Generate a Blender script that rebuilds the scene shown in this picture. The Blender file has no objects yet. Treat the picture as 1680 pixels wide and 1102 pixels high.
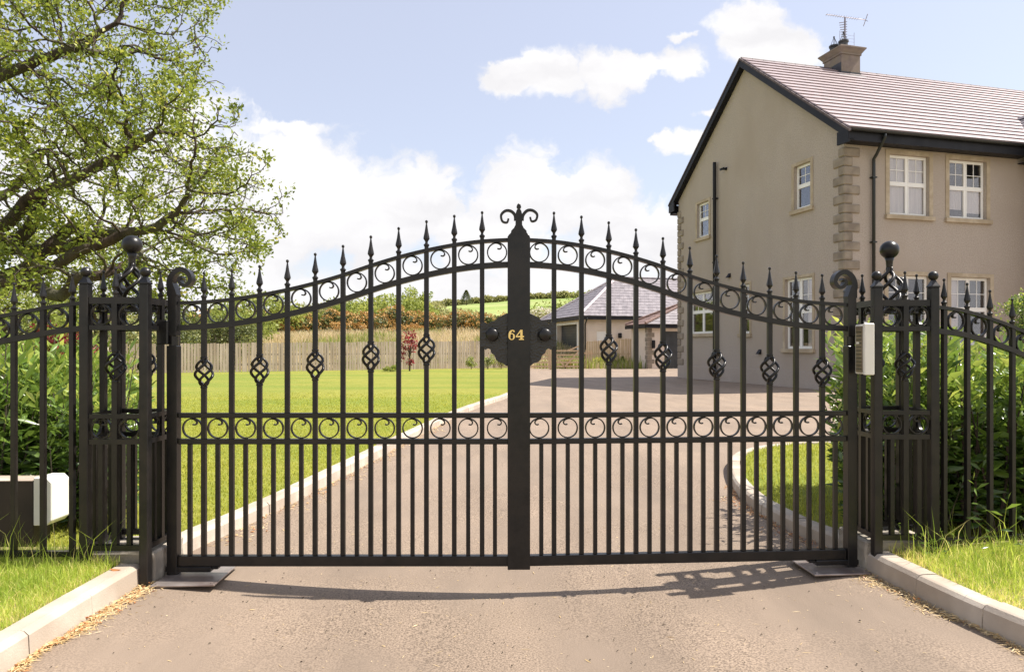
import bpy, bmesh, math, random
import numpy as np
from mathutils import Vector, Matrix
R = math.radians
random.seed(7)
rng = np.random.default_rng(11)
scene = bpy.context.scene
COL = scene.collection

# ------------------------------------------------------------------ camera facts
F = 1130.0; CX = 840.0; HY = 570.0; EYE = 1.3
def sp(u, v, Y):                     # a point at distance Y
    return Vector(((u-CX)/F*Y, Y, EYE-(v-HY)/F*Y))

# ------------------------------------------------------------------ materials
def nodes_of(name):
    m = bpy.data.materials.new(name); m.use_nodes = True
    nt = m.node_tree
    return m, nt, nt.nodes['Principled BSDF'], nt.nodes['Material Output']
def N(nt, t, **kw):
    n = nt.nodes.new(t)
    for k, v in kw.items(): setattr(n, k, v)
    return n
def mat(name, c1, c2=None, rough=.7, scale=5, bump=0, bscale=None, metal=0, detail=6, bdist=.01, spec=.5, coat=0, ramp=(.35,.65), c3=None, scale3=.5, stretch=None):
    m, nt, bs, out = nodes_of(name)
    L = nt.links.new
    tc = N(nt, 'ShaderNodeTexCoord')
    src = tc.outputs['Object']
    if stretch:
        mp = N(nt, 'ShaderNodeMapping'); mp.inputs['Scale'].default_value = stretch
        L(src, mp.inputs[0]); src = mp.outputs[0]
    bs.inputs['Base Color'].default_value = (*c1, 1)
    bs.inputs['Roughness'].default_value = rough
    bs.inputs['Metallic'].default_value = metal
    bs.inputs['Specular IOR Level'].default_value = spec
    if coat: bs.inputs['Coat Weight'].default_value = coat
    if c2:
        no = N(nt, 'ShaderNodeTexNoise'); no.inputs['Scale'].default_value = scale; no.inputs['Detail'].default_value = detail
        L(src, no.inputs['Vector'])
        cr = N(nt, 'ShaderNodeValToRGB'); e = cr.color_ramp.elements
        e[0].position, e[1].position = ramp; e[0].color = (*c1, 1); e[1].color = (*c2, 1)
        L(no.outputs[0], cr.inputs[0]); col = cr.outputs[0]
        if c3:
            n3 = N(nt, 'ShaderNodeTexNoise'); n3.inputs['Scale'].default_value = scale3; n3.inputs['Detail'].default_value = 4
            L(src, n3.inputs['Vector'])
            r3 = N(nt, 'ShaderNodeValToRGB'); q = r3.color_ramp.elements; q[0].position = .42; q[1].position = .62
            L(n3.outputs[0], r3.inputs[0])
            mx = N(nt, 'ShaderNodeMix', data_type='RGBA'); L(r3.outputs[0], mx.inputs[0]); L(col, mx.inputs[6]); mx.inputs[7].default_value = (*c3, 1)
            col = mx.outputs[2]
        L(col, bs.inputs['Base Color'])
    if bump:
        nb = N(nt, 'ShaderNodeTexNoise'); nb.inputs['Scale'].default_value = bscale or scale*4; nb.inputs['Detail'].default_value = 5
        L(src, nb.inputs['Vector'])
        bm_ = N(nt, 'ShaderNodeBump'); bm_.inputs['Strength'].default_value = bump; bm_.inputs['Distance'].default_value = bdist
        L(nb.outputs[0], bm_.inputs['Height']); L(bm_.outputs[0], bs.inputs['Normal'])
    return m
def leafmat(name, c1, c2, c3=None, trans=.45, rough=.45, spec=.4):
    """foliage: per leaf colour from the point attribute rnd, some light passes through"""
    m, nt, bs, out = nodes_of(name); L = nt.links.new
    at = N(nt, 'ShaderNodeAttribute', attribute_name='rnd')
    cr = N(nt, 'ShaderNodeValToRGB'); e = cr.color_ramp.elements
    e[0].color = (*c1, 1); e[1].color = (*c2, 1); e[1].position = .75
    if c3: x = e.new(1.0); x.color = (*c3, 1)
    L(at.outputs['Fac'], cr.inputs[0]); L(cr.outputs[0], bs.inputs['Base Color'])
    bs.inputs['Roughness'].default_value = rough; bs.inputs['Specular IOR Level'].default_value = spec
    tr = N(nt, 'ShaderNodeBsdfTranslucent')
    hs = N(nt, 'ShaderNodeHueSaturation'); hs.inputs['Value'].default_value = 1.6; hs.inputs['Hue'].default_value = .485
    L(cr.outputs[0], hs.inputs['Color']); L(hs.outputs[0], tr.inputs[0])
    ms = N(nt, 'ShaderNodeMixShader'); ms.inputs[0].default_value = trans
    L(bs.outputs[0], ms.inputs[1]); L(tr.outputs[0], ms.inputs[2]); L(ms.outputs[0], out.inputs[0])
    return m
M = {}
M['iron'] = mat('black_painted_iron', (.0045,.0045,.005), (.009,.009,.0095), rough=.34, scale=30, bump=.25, bscale=160, bdist=.001, spec=.38, c3=(.014,.012,.011), scale3=9)
M['wall'] = mat('tan_render', (.37,.318,.272), (.47,.41,.358), rough=.93, scale=26, bump=.7, bscale=50, bdist=.014, detail=4, spec=.2, c3=(.395,.335,.28), scale3=.35)
M['trimstone'] = mat('cast_stone', (.40,.33,.235), (.5,.42,.31), rough=.85, scale=6, bump=.3, bscale=60, bdist=.004, c3=(.36,.29,.2), scale3=1.4)
M['quoin'] = mat('quoin_stone', (.2,.165,.13), (.31,.262,.205), rough=.9, scale=3, bump=.4, bscale=50, bdist=.006)
M['tile'] = mat('roof_tile', (.25,.195,.205), (.34,.27,.28), rough=.45, scale=3.5, bump=.1, bscale=30, bdist=.003, spec=.7, c3=(.27,.21,.22), scale3=.7)
M['tile2'] = mat('roof_tile_grey', (.16,.145,.16), (.26,.235,.25), rough=.6, scale=3, bump=.2, bscale=30, bdist=.004, spec=.35)
M['tilered'] = mat('roof_tile_brown', (.15,.095,.08), (.23,.145,.12), rough=.6, scale=4)
M['fascia'] = mat('black_fascia', (.008,.008,.011), (.014,.014,.018), rough=.5, scale=3, spec=.25)
M['pipe'] = mat('black_pipe', (.007,.009,.009), (.012,.015,.014), rough=.35, scale=6)
M['upvc'] = mat('white_upvc', (.82,.81,.78), (.88,.87,.84), rough=.35, scale=2)
M['wall2'] = mat('garage_render', (.68,.58,.49), (.76,.66,.57), rough=.93, scale=1.2, bump=.3, bscale=40, bdist=.01, spec=.2)
M['door_dark'] = mat('dark_garage_door', (.03,.035,.04), (.05,.055,.06), rough=.4, scale=3)
M['tarmac'] = mat('tarmac', (.12,.088,.063), (.32,.243,.178), rough=.8, scale=110, bump=.45, bscale=150, bdist=.004, detail=2, ramp=(.34,.62), c3=(.225,.172,.128), scale3=.9, spec=.5)
def tune_tarmac():
    # the yard beyond is coloured paler for sheen towards the sun and age; faint stains and worn wheel paths break up the rest
    nt = M['tarmac'].node_tree; bs = nt.nodes['Principled BSDF']; L = nt.links.new
    src = bs.inputs['Base Color'].links[0].from_socket
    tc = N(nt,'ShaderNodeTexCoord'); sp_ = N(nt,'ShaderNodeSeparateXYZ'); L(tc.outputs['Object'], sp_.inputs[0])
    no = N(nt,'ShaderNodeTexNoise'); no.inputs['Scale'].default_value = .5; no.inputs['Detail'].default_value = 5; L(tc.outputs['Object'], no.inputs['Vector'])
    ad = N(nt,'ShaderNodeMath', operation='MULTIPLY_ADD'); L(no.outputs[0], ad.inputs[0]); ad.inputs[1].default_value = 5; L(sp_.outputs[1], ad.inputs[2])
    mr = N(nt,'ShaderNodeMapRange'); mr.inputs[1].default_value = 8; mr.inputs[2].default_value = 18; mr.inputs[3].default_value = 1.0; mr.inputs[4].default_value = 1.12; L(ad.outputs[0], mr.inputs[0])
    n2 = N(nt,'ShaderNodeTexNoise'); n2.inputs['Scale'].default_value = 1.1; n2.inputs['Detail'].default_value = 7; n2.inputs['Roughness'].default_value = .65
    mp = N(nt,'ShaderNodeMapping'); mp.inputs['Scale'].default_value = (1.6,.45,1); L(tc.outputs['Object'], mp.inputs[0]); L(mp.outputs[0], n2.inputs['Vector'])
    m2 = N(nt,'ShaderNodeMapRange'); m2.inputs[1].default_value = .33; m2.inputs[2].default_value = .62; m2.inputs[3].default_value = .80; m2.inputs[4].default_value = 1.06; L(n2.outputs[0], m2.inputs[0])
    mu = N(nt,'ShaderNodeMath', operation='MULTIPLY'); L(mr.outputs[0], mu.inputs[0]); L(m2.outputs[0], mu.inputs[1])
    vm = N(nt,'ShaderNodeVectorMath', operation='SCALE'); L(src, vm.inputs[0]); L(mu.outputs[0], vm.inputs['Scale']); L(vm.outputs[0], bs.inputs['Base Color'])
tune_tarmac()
def tune_wall():
    # rain streaks and a slightly dirtier foot of the wall
    nt = M['wall'].node_tree; bs = nt.nodes['Principled BSDF']; L = nt.links.new
    src = bs.inputs['Base Color'].links[0].from_socket
    tc = N(nt,'ShaderNodeTexCoord'); mp = N(nt,'ShaderNodeMapping'); mp.inputs['Scale'].default_value = (1.2,1.2,.5); L(tc.outputs['Object'], mp.inputs[0])
    n2 = N(nt,'ShaderNodeTexNoise'); n2.inputs['Scale'].default_value = 1.3; n2.inputs['Detail'].default_value = 6; n2.inputs['Roughness'].default_value = .6; L(mp.outputs[0], n2.inputs['Vector'])
    m2 = N(nt,'ShaderNodeMapRange'); m2.inputs[1].default_value = .35; m2.inputs[2].default_value = .6; m2.inputs[3].default_value = .97; m2.inputs[4].default_value = 1.01; L(n2.outputs[0], m2.inputs[0])
    vm = N(nt,'ShaderNodeVectorMath', operation='SCALE'); L(src, vm.inputs[0]); L(m2.outputs[0], vm.inputs['Scale']); L(vm.outputs[0], bs.inputs['Base Color'])
tune_wall()
M['kerb'] = mat('kerb_concrete', (.42,.365,.30), (.53,.47,.395), rough=.9, scale=7, bump=.5, bscale=120, bdist=.003, c3=(.38,.315,.25), scale3=2.2)
M['plinth'] = mat('rough_concrete', (.3,.27,.23), (.52,.46,.37), rough=.9, scale=9, bump=.6, bscale=45, bdist=.01, c3=(.2,.18,.15), scale3=4)
M['steel'] = mat('galvanised_plate', (.3,.26,.24), (.42,.37,.34), rough=.36, scale=12, metal=.55, bump=.15, bscale=60, bdist=.002, c3=(.24,.19,.17), scale3=5)
M['brass'] = mat('brass', (.75,.52,.16), (.85,.63,.25), rough=.28, scale=20, metal=.8)
M['lawn'] = mat('lawn_turf', (.20,.212,.04), (.30,.295,.066), rough=.95, scale=14, bump=.8, bscale=90, bdist=.02, spec=.1, c3=(.185,.225,.042), scale3=.45, stretch=(.3,1,1))
M['lawn_leaf'] = leafmat('mown_blade', (.27,.32,.045), (.44,.46,.08), (.58,.52,.16), trans=.38, rough=.6, spec=.15)
M['soil'] = mat('thatch_soil', (.2,.18,.07), (.33,.28,.12), rough=.95, scale=9, bump=.9, bscale=30, bdist=.03)
M['meadow'] = mat('meadow_ground', (.28,.27,.12), (.42,.36,.2), rough=.95, scale=.6, bump=.5, bscale=4, bdist=.1, spec=.1)
M['field'] = mat('pasture', (.19,.26,.07), (.27,.33,.1), rough=.95, scale=.03, bump=.3, bscale=.6, bdist=.3, spec=.1, c3=(.32,.35,.14), scale3=.012)
M['timber'] = mat('weathered_board', (.33,.265,.21), (.56,.47,.4), rough=.85, scale=2.2, bump=.3, bscale=30, bdist=.006, stretch=(5,5,.4), c3=(.33,.26,.2), scale3=1.1)
M['newtimber'] = mat('pale_timber', (.5,.36,.22), (.62,.47,.32), rough=.8, scale=3, bump=.2, bscale=30, stretch=(3,3,.6))
M['bark'] = mat('bark', (.03,.02,.016), (.085,.056,.042), rough=.95, scale=9, bump=.9, bscale=26, bdist=.03, stretch=(1,1,.35), c3=(.08,.075,.045), scale3=2)
M['birch'] = mat('birch_bark', (.55,.48,.4), (.7,.62,.53), rough=.8, scale=6)
M['box_white'] = mat('white_plastic', (.7,.69,.63), (.78,.76,.7), rough=.4, scale=4)
M['box_brown'] = mat('brown_board', (.022,.014,.011), (.04,.027,.02), rough=.6, scale=6)
M['grille'] = mat('intercom_panel', (.16,.125,.085), (.24,.19,.13), rough=.45, scale=8, metal=.3)
M['interior'] = mat('room', (.10,.09,.08), (.16,.145,.13), rough=.9, scale=1)
M['curtain'] = mat('curtain', (.5,.455,.46), (.6,.55,.55), rough=.9, scale=3, stretch=(6,6,.2))
M['alu'] = mat('aerial_metal', (.25,.22,.24), (.35,.3,.32), rough=.4, metal=.7)
M['ridge'] = mat('ridge_tile', (.07,.05,.052), (.13,.1,.1), rough=.7, scale=8, bump=.3, bscale=40, spec=.3)
M['chim'] = mat('chimney_render', (.17,.135,.12), (.25,.2,.175), rough=.93, scale=5, bump=.5, bscale=40, c3=(.22,.18,.14), scale3=2)
M['pot'] = mat('chimney_pot', (.035,.035,.042), (.06,.06,.065), rough=.6, scale=5)
M['lead'] = mat('lead_flashing', (.55,.48,.5), (.7,.62,.64), rough=.35, scale=6, spec=.7)
# glass with a clear core
def glassmat():
    m, nt, bs, out = nodes_of('window_glass'); L = nt.links.new
    gl = N(nt, 'ShaderNodeBsdfGlossy'); gl.inputs['Roughness'].default_value = .02; gl.inputs['Color'].default_value = (.95,.95,1,1)
    tr = N(nt, 'ShaderNodeBsdfTransparent'); tr.inputs[0].default_value = (.95,.95,.94,1)
    fr = N(nt, 'ShaderNodeLayerWeight'); fr.inputs['Blend'].default_value = .5
    pw = N(nt, 'ShaderNodeMath', operation='POWER'); L(fr.outputs['Facing'], pw.inputs[0]); pw.inputs[1].default_value = 3
    ma = N(nt, 'ShaderNodeMath', operation='MULTIPLY_ADD'); L(pw.outputs[0], ma.inputs[0]); ma.inputs[1].default_value = .7; ma.inputs[2].default_value = .09
    ms = N(nt, 'ShaderNodeMixShader'); L(ma.outputs[0], ms.inputs[0]); L(tr.outputs[0], ms.inputs[1]); L(gl.outputs[0], ms.inputs[2]); L(ms.outputs[0], out.inputs[0])
    return m
M['glass'] = glassmat()
def hammered():
    m = mat('hammered_iron', (.005,.005,.005), (.01,.01,.01), rough=.36, scale=30, spec=.6)
    nt = m.node_tree; bs = nt.nodes['Principled BSDF']
    vo = N(nt, 'ShaderNodeTexVoronoi'); vo.inputs['Scale'].default_value = 75
    tc = N(nt, 'ShaderNodeTexCoord'); nt.links.new(tc.outputs['Object'], vo.inputs['Vector'])
    b = N(nt, 'ShaderNodeBump'); b.inputs['Strength'].default_value = .6; b.inputs['Distance'].default_value = .004
    nt.links.new(vo.outputs[0], b.inputs['Height']); nt.links.new(b.outputs[0], bs.inputs['Normal'])
    return m
M['hammered'] = hammered()
M['leaf_tree'] = leafmat('spring_leaf', (.055,.09,.015), (.24,.3,.042), (.55,.52,.11), trans=.42)
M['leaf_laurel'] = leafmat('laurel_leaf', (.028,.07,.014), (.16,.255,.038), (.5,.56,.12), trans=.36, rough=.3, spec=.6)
M['leaf_dark'] = leafmat('dark_foliage', (.055,.075,.028), (.14,.165,.055), (.24,.25,.1), trans=.25)
M['leaf_mid'] = leafmat('mid_foliage', (.13,.18,.035), (.28,.33,.07), (.4,.42,.12), trans=.4)
M['leaf_olive'] = leafmat('olive_foliage', (.17,.18,.06), (.33,.33,.12), (.46,.44,.2), trans=.35)
M['leaf_yellow'] = leafmat('yellow_foliage', (.3,.32,.03), (.5,.5,.06), (.62,.58,.12), trans=.4)
M['leaf_red'] = leafmat('red_foliage', (.12,.02,.02), (.28,.045,.04), (.4,.1,.07), trans=.4)
M['gorse_flower'] = leafmat('gorse_blossom', (.34,.2,.06), (.5,.3,.09), (.6,.42,.14), trans=.2)
M['blossom'] = leafmat('white_blossom', (.55,.5,.4), (.7,.66,.55), trans=.3)
M['grass'] = leafmat('grass_blade', (.2,.31,.04), (.44,.54,.085), (.82,.7,.3), trans=.42, rough=.5, spec=.3)
M['drygrass'] = leafmat('dry_grass', (.38,.36,.17), (.56,.46,.28), (.64,.54,.4), trans=.4)
M['straw'] = leafmat('straw', (.55,.4,.18), (.72,.56,.3), (.8,.66,.42), trans=.1)
M['petal'] = leafmat('fallen_leaf', (.4,.15,.05), (.62,.42,.2), (.72,.58,.34), trans=.2)

# ------------------------------------------------------------------ mesh builder
class MB:
    def __init__(s, off=(0,0,0)): s.v = []; s.f = []; s.off = Vector(off)
    def add(s, vs, fs):
        b = len(s.v); s.v += [tuple(Vector(p)+s.off) for p in vs]; s.f += [tuple(i+b for i in f) for f in fs]; return s
    def box(s, x0, x1, y0, y1, z0, z1):
        vs = [(x,y,z) for z in (z0,z1) for (x,y) in ((x0,y0),(x1,y0),(x1,y1),(x0,y1))]
        return s.add(vs, [(3,2,1,0),(4,5,6,7),(0,1,5,4),(1,2,6,5),(2,3,7,6),(3,0,4,7)])
    def bar(s, p, q, w, h=None, up=(0,0,1)):
        """rectangular bar from p to q, w across, h in the up direction"""
        h = h or w; p = Vector(p); q = Vector(q); d = (q-p).normalized(); up = Vector(up)
        if abs(d.dot(up)) > .98: up = Vector((0,1,0))
        sd = d.cross(up).normalized(); uu = sd.cross(d).normalized()
        vs = []
        for c in (p, q):
            for a, b in ((-1,-1),(1,-1),(1,1),(-1,1)): vs.append(c+sd*a*w/2+uu*b*h/2)
        return s.add(vs, [(0,1,2,3),(7,6,5,4),(0,4,5,1),(1,5,6,2),(2,6,7,3),(3,7,4,0)])
    def prism(s, pts, axis, a0, a1):
        """2D outline extruded along an axis: 'y' -> pts are (x,z); 'x' -> (y,z); 'z' -> (x,y)"""
        n = len(pts)
        def P(p, a): return {'y':(p[0],a,p[1]), 'x':(a,p[0],p[1]), 'z':(p[0],p[1],a)}[axis]
        vs = [P(p,a0) for p in pts]+[P(p,a1) for p in pts]
        fs = [tuple(range(n)), tuple(reversed(range(n,2*n)))]+[(i,(i+1)%n+0 if False else (i+1)%n,(i+1)%n+n,i+n) for i in range(n)]
        return s.add(vs, fs)
    def tube(s, pts, r, n=8, cap=True, flat=None):
        """round tube along points; r a number or list; flat=(w,h) makes an elliptical section"""
        pts = [Vector(p) for p in pts]; k = len(pts)
        rr = r if isinstance(r,(list,tuple)) else [r]*k
        b0 = None; vs = []
        for i, p in enumerate(pts):
            t = (pts[min(i+1,k-1)]-pts[max(i-1,0)])
            t = t.normalized() if t.length > 1e-9 else Vector((0,0,1))
            if b0 is None:
                ref = Vector((0,1,0)) if abs(t.y) < .9 else Vector((1,0,0)); b0 = (ref-t*ref.dot(t)).normalized()
            else:
                b0 = (b0-t*b0.dot(t)); b0 = b0.normalized() if b0.length > 1e-6 else Vector((1,0,0))
            c = t.cross(b0)
            for j in range(n):
                a = 2*math.pi*(j+.5)/n; vs.append(p+(b0*math.cos(a)*(flat or 1)+c*math.sin(a))*rr[i])
        fs = []
        for i in range(k-1):
            for j in range(n):
                a = i*n+j; b = i*n+(j+1)%n; fs.append((a,b,b+n,a+n))
        if cap: fs += [tuple(reversed(range(n))), tuple(range((k-1)*n,k*n))]
        return s.add(vs, fs)
    def lathe(s, c, prof, n=12, rot=0):
        """profile [(z, r)] round the vertical through c"""
        vs = []; c = Vector(c)
        for z, r in prof:
            for j in range(n):
                a = 2*math.pi*(j+rot)/n; vs.append((c.x+r*math.cos(a), c.y+r*math.sin(a), c.z+z))
        fs = []; k = len(prof)
        for i in range(k-1):
            for j in range(n):
                a = i*n+j; b = i*n+(j+1)%n; fs.append((a,b,b+n,a+n))
        fs += [tuple(reversed(range(n))), tuple(range((k-1)*n,k*n))]
        return s.add(vs, fs)
    def sphere(s, c, r, n=16, m=10):
        prof = [(-r*math.cos(math.pi*i/m), max(r*math.sin(math.pi*i/m), r*.01)) for i in range(m+1)]
        return s.lathe(c, prof, n)
    def build(s, name, m, parent=None, smooth=False, bevel=0, loc=None):
        me = bpy.data.meshes.new(name); me.from_pydata(s.v, [], s.f); me.materials.append(m)
        bm_ = bmesh.new(); bm_.from_mesh(me); bmesh.ops.recalc_face_normals(bm_, faces=bm_.faces)
        if bevel: bmesh.ops.bevel(bm_, geom=[e for e in bm_.edges if e.calc_face_angle(0) > .6], offset=bevel, segments=1, affect='EDGES')
        bm_.to_mesh(me); bm_.free()
        if smooth: me.polygons.foreach_set('use_smooth', [True]*len(me.polygons))
        o = bpy.data.objects.new(name, me); COL.objects.link(o)
        if parent is not None: o.parent = parent
        if loc is not None: o.location = loc
        return o
def tag(o, label=None, cat=None, group=None, kind=None):
    for k, v in (('label',label),('category',cat),('group',group),('kind',kind)):
        if v: o[k] = v
    return o
def thing(name, loc, label, cat, group=None, rz=0):
    o = bpy.data.objects.new(name, None); COL.objects.link(o); o.location = loc; o.rotation_euler = (0,0,rz); o.empty_display_size = .3
    return tag(o, label, cat, group)
def tri_mesh(name, V, T, m, parent=None, rnd=None, smooth=False):
    me = bpy.data.meshes.new(name); V = np.asarray(V, np.float32).reshape(-1,3); T = np.asarray(T, np.int32).reshape(-1,3)
    me.vertices.add(len(V)); me.vertices.foreach_set('co', V.ravel())
    me.loops.add(T.size); me.loops.foreach_set('vertex_index', T.ravel())
    me.polygons.add(len(T)); me.polygons.foreach_set('loop_start', np.arange(0,T.size,3,dtype=np.int32))
    me.materials.append(m); me.update(calc_edges=True)
    if rnd is not None:
        a = me.attributes.new('rnd','FLOAT','POINT'); a.data.foreach_set('value', np.asarray(rnd,np.float32).ravel())
    if smooth: me.polygons.foreach_set('use_smooth', np.ones(len(T),bool))
    o = bpy.data.objects.new(name, me); COL.objects.link(o)
    if parent is not None: o.parent = parent
    return o
def unit(a): return a/np.maximum(np.linalg.norm(a,axis=1,keepdims=True),1e-9)
def leaves(name, P, D, L, W, m, parent=None, fold=.25, nrm=None, rnd=None, droop=0.):
    """one small folded leaf per row: P base, D direction, L length, W width"""
    n = len(P); P = np.asarray(P); D = unit(np.asarray(D)); L = np.broadcast_to(L,(n,)).reshape(-1,1); W = np.broadcast_to(W,(n,)).reshape(-1,1)
    q = rng.normal(size=(n,3)) if nrm is None else nrm+rng.normal(size=(n,3))*.35
    S = unit(np.cross(D,q)); U = np.cross(S,D)
    mid = P+D*L*.5
    V = np.stack([P, mid+S*W*.5+U*W*fold, P+D*L-np.array([0,0,1])*L*droop, mid-S*W*.5+U*W*fold, mid],1)
    base = np.array([[0,1,4],[1,2,4],[2,3,4],[3,0,4]]); T = (np.arange(n)*5)[:,None,None]+base
    r = rng.random(n) if rnd is None else rnd
    return tri_mesh(name, V, T, m, parent, np.repeat(r,5))
def blades(name, P, H, W, m, parent=None, lean=.5, rnd=None, bend=None):
    n = len(P); P = np.asarray(P,float); H = np.broadcast_to(H,(n,)).reshape(-1,1); W = np.broadcast_to(W,(n,)).reshape(-1,1)
    a = rng.random(n)*2*np.pi; S = np.stack([np.cos(a),np.sin(a),a*0],1)
    b = rng.random(n)*2*np.pi; B = np.stack([np.cos(b),np.sin(b),b*0],1)*rng.random((n,1))*lean
    if bend is not None: B = B+np.asarray(bend)
    Z = np.array([0,0,1.])
    mid = P+(Z*.6+B*.28)*H; tip = P+(Z+B)*H
    V = np.stack([P-S*W/2, P+S*W/2, mid+S*W*.38, mid-S*W*.38, tip],1)
    base = np.array([[0,1,2],[0,2,3],[3,2,4]]); T = (np.arange(n)*5)[:,None,None]+base
    r = rng.random(n) if rnd is None else rnd
    return tri_mesh(name, V, T, m, parent, np.repeat(r,5))
def interp(xs, ys, x):               # smooth interpolation through a table
    return float(np.interp(x, xs, ys))
def catmull(pts, k=4):
    pts = [Vector(p) for p in pts]; out = []
    for i in range(len(pts)-1):
        p0 = pts[max(i-1,0)]; p1 = pts[i]; p2 = pts[i+1]; p3 = pts[min(i+2,len(pts)-1)]
        for j in range(k):
            t = j/k; out.append(.5*((2*p1)+(p2-p0)*t+(2*p0-5*p1+4*p2-p3)*t*t+(3*p1-p0-3*p2+p3)*t**3))
    out.append(pts[-1]); return out
# ------------------------------------------------------------------ wrought iron pieces
SPEAR = [(-.004,.0115),(.014,.0125),(.019,.0165),(.026,.0165),(.031,.0095),(.038,.0075),(.044,.009),(.058,.0185),(.068,.0175),(.1,.0105),(.142,.0042),(.147,.004),(.150,.0072),(.156,.0085),(.162,.0065),(.165,.001)]
def spearhead(parent, x, y, z, h=1.0):
    return MB().lathe((x,y,z), [(a*h,b) for a,b in SPEAR], 8, .5).build('spearhead', M['iron'], parent)
def basket(parent, x, y, z0, z1, r=.042, rod=.0082, tw=1.25, n=4, dirn=1):
    b = MB(); H = z1-z0
    for k in range(n):
        pts = []
        for i in range(15):
            t = i/14; a = 2*math.pi*(k/n+tw*t*dirn*.5)+.4; q = r*math.sin(math.pi*t)**.8*(.9+.2*t)+.006
            pts.append((x+q*math.cos(a), y+q*math.sin(a), z0+H*t))
        b.tube(pts, rod, 6)
    for zc, s in ((z0,-1),(z1,1)):
        b.lathe((x,y,zc), [(-.012,.0165),(-.009,.0195),(-.003,.0195),(0,.016),(.003,.0195),(.009,.0195),(.012,.0165)], 8, .5)
    return b.build('basket', M['iron'], parent, True)
def ring(parent, cx, cy, cz, r=.055, mir=1, axis='x', tilt=0):
    """round scroll ring whose end curls inwards; axis is the direction it lies along"""
    hook = [(.04,.40),(.16,.35),(.30,.36),(.41,.46),(.43,.60),(.36,.74),(.2,.87),(0,.94),(-.22,.955)]
    pts = catmull([Vector((a,0,b)) for a,b in hook], 3)
    for i in range(1,31):
        a = math.radians(103)+2*math.pi*i/30; pts.append(Vector((math.cos(a)*.975,0,math.sin(a)*.975)))
    w = .0035; out = MB(); prev = None; vs = []; k = len(pts)
    for i, p in enumerate(pts):
        t = (pts[min(i+1,k-1)]-pts[max(i-1,0)]).normalized(); nn = Vector((-t.z,0,t.x))
        for sg, dy in ((1,-1),(-1,-1),(-1,1),(1,1)):
            q = p*r+nn*w*sg; q.y = dy*.008
            q = Vector((q.x*mir*math.cos(tilt)-q.z*math.sin(tilt)*0, q.y, q.z))
            vs.append((cx+q.x, cy+q.y, cz+q.z) if axis == 'x' else (cx+q.y, cy+q.x, cz+q.z))
    fs = [(0,1,2,3),tuple((k-1)*4+j for j in (3,2,1,0))]
    for i in range(k-1):
        for j in range(4):
            a = i*4+j; b = i*4+(j+1)%4; fs.append((a,b,b+4,a+4))
    return out.add(vs, fs).build('scroll_ring', M['iron'], parent)
def ribbon(pts, w0, w1, y0, y1, name, parent, taper=None):
    """flat scroll strip in the x-z plane, thickness tapering from w0 to w1"""
    pts = catmull([Vector((a,0,b)) for a,b in pts], 5); k = len(pts); vs = []
    for i, p in enumerate(pts):
        t = (pts[min(i+1,k-1)]-pts[max(i-1,0)]).normalized(); nn = Vector((-t.z,0,t.x)); w = (w0+(w1-w0)*i/(k-1))/2
        for sg, yy in ((1,y0),(-1,y0),(-1,y1),(1,y1)):
            q = p+nn*w*sg; vs.append((q.x, yy, q.z))
    fs = [(0,1,2,3),tuple((k-1)*4+j for j in (3,2,1,0))]
    for i in range(k-1):
        for j in range(4):
            a = i*4+j; b = i*4+(j+1)%4; fs.append((a,b,b+4,a+4))
    return MB().add(vs, fs).build(name, M['iron'], parent)

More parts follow.
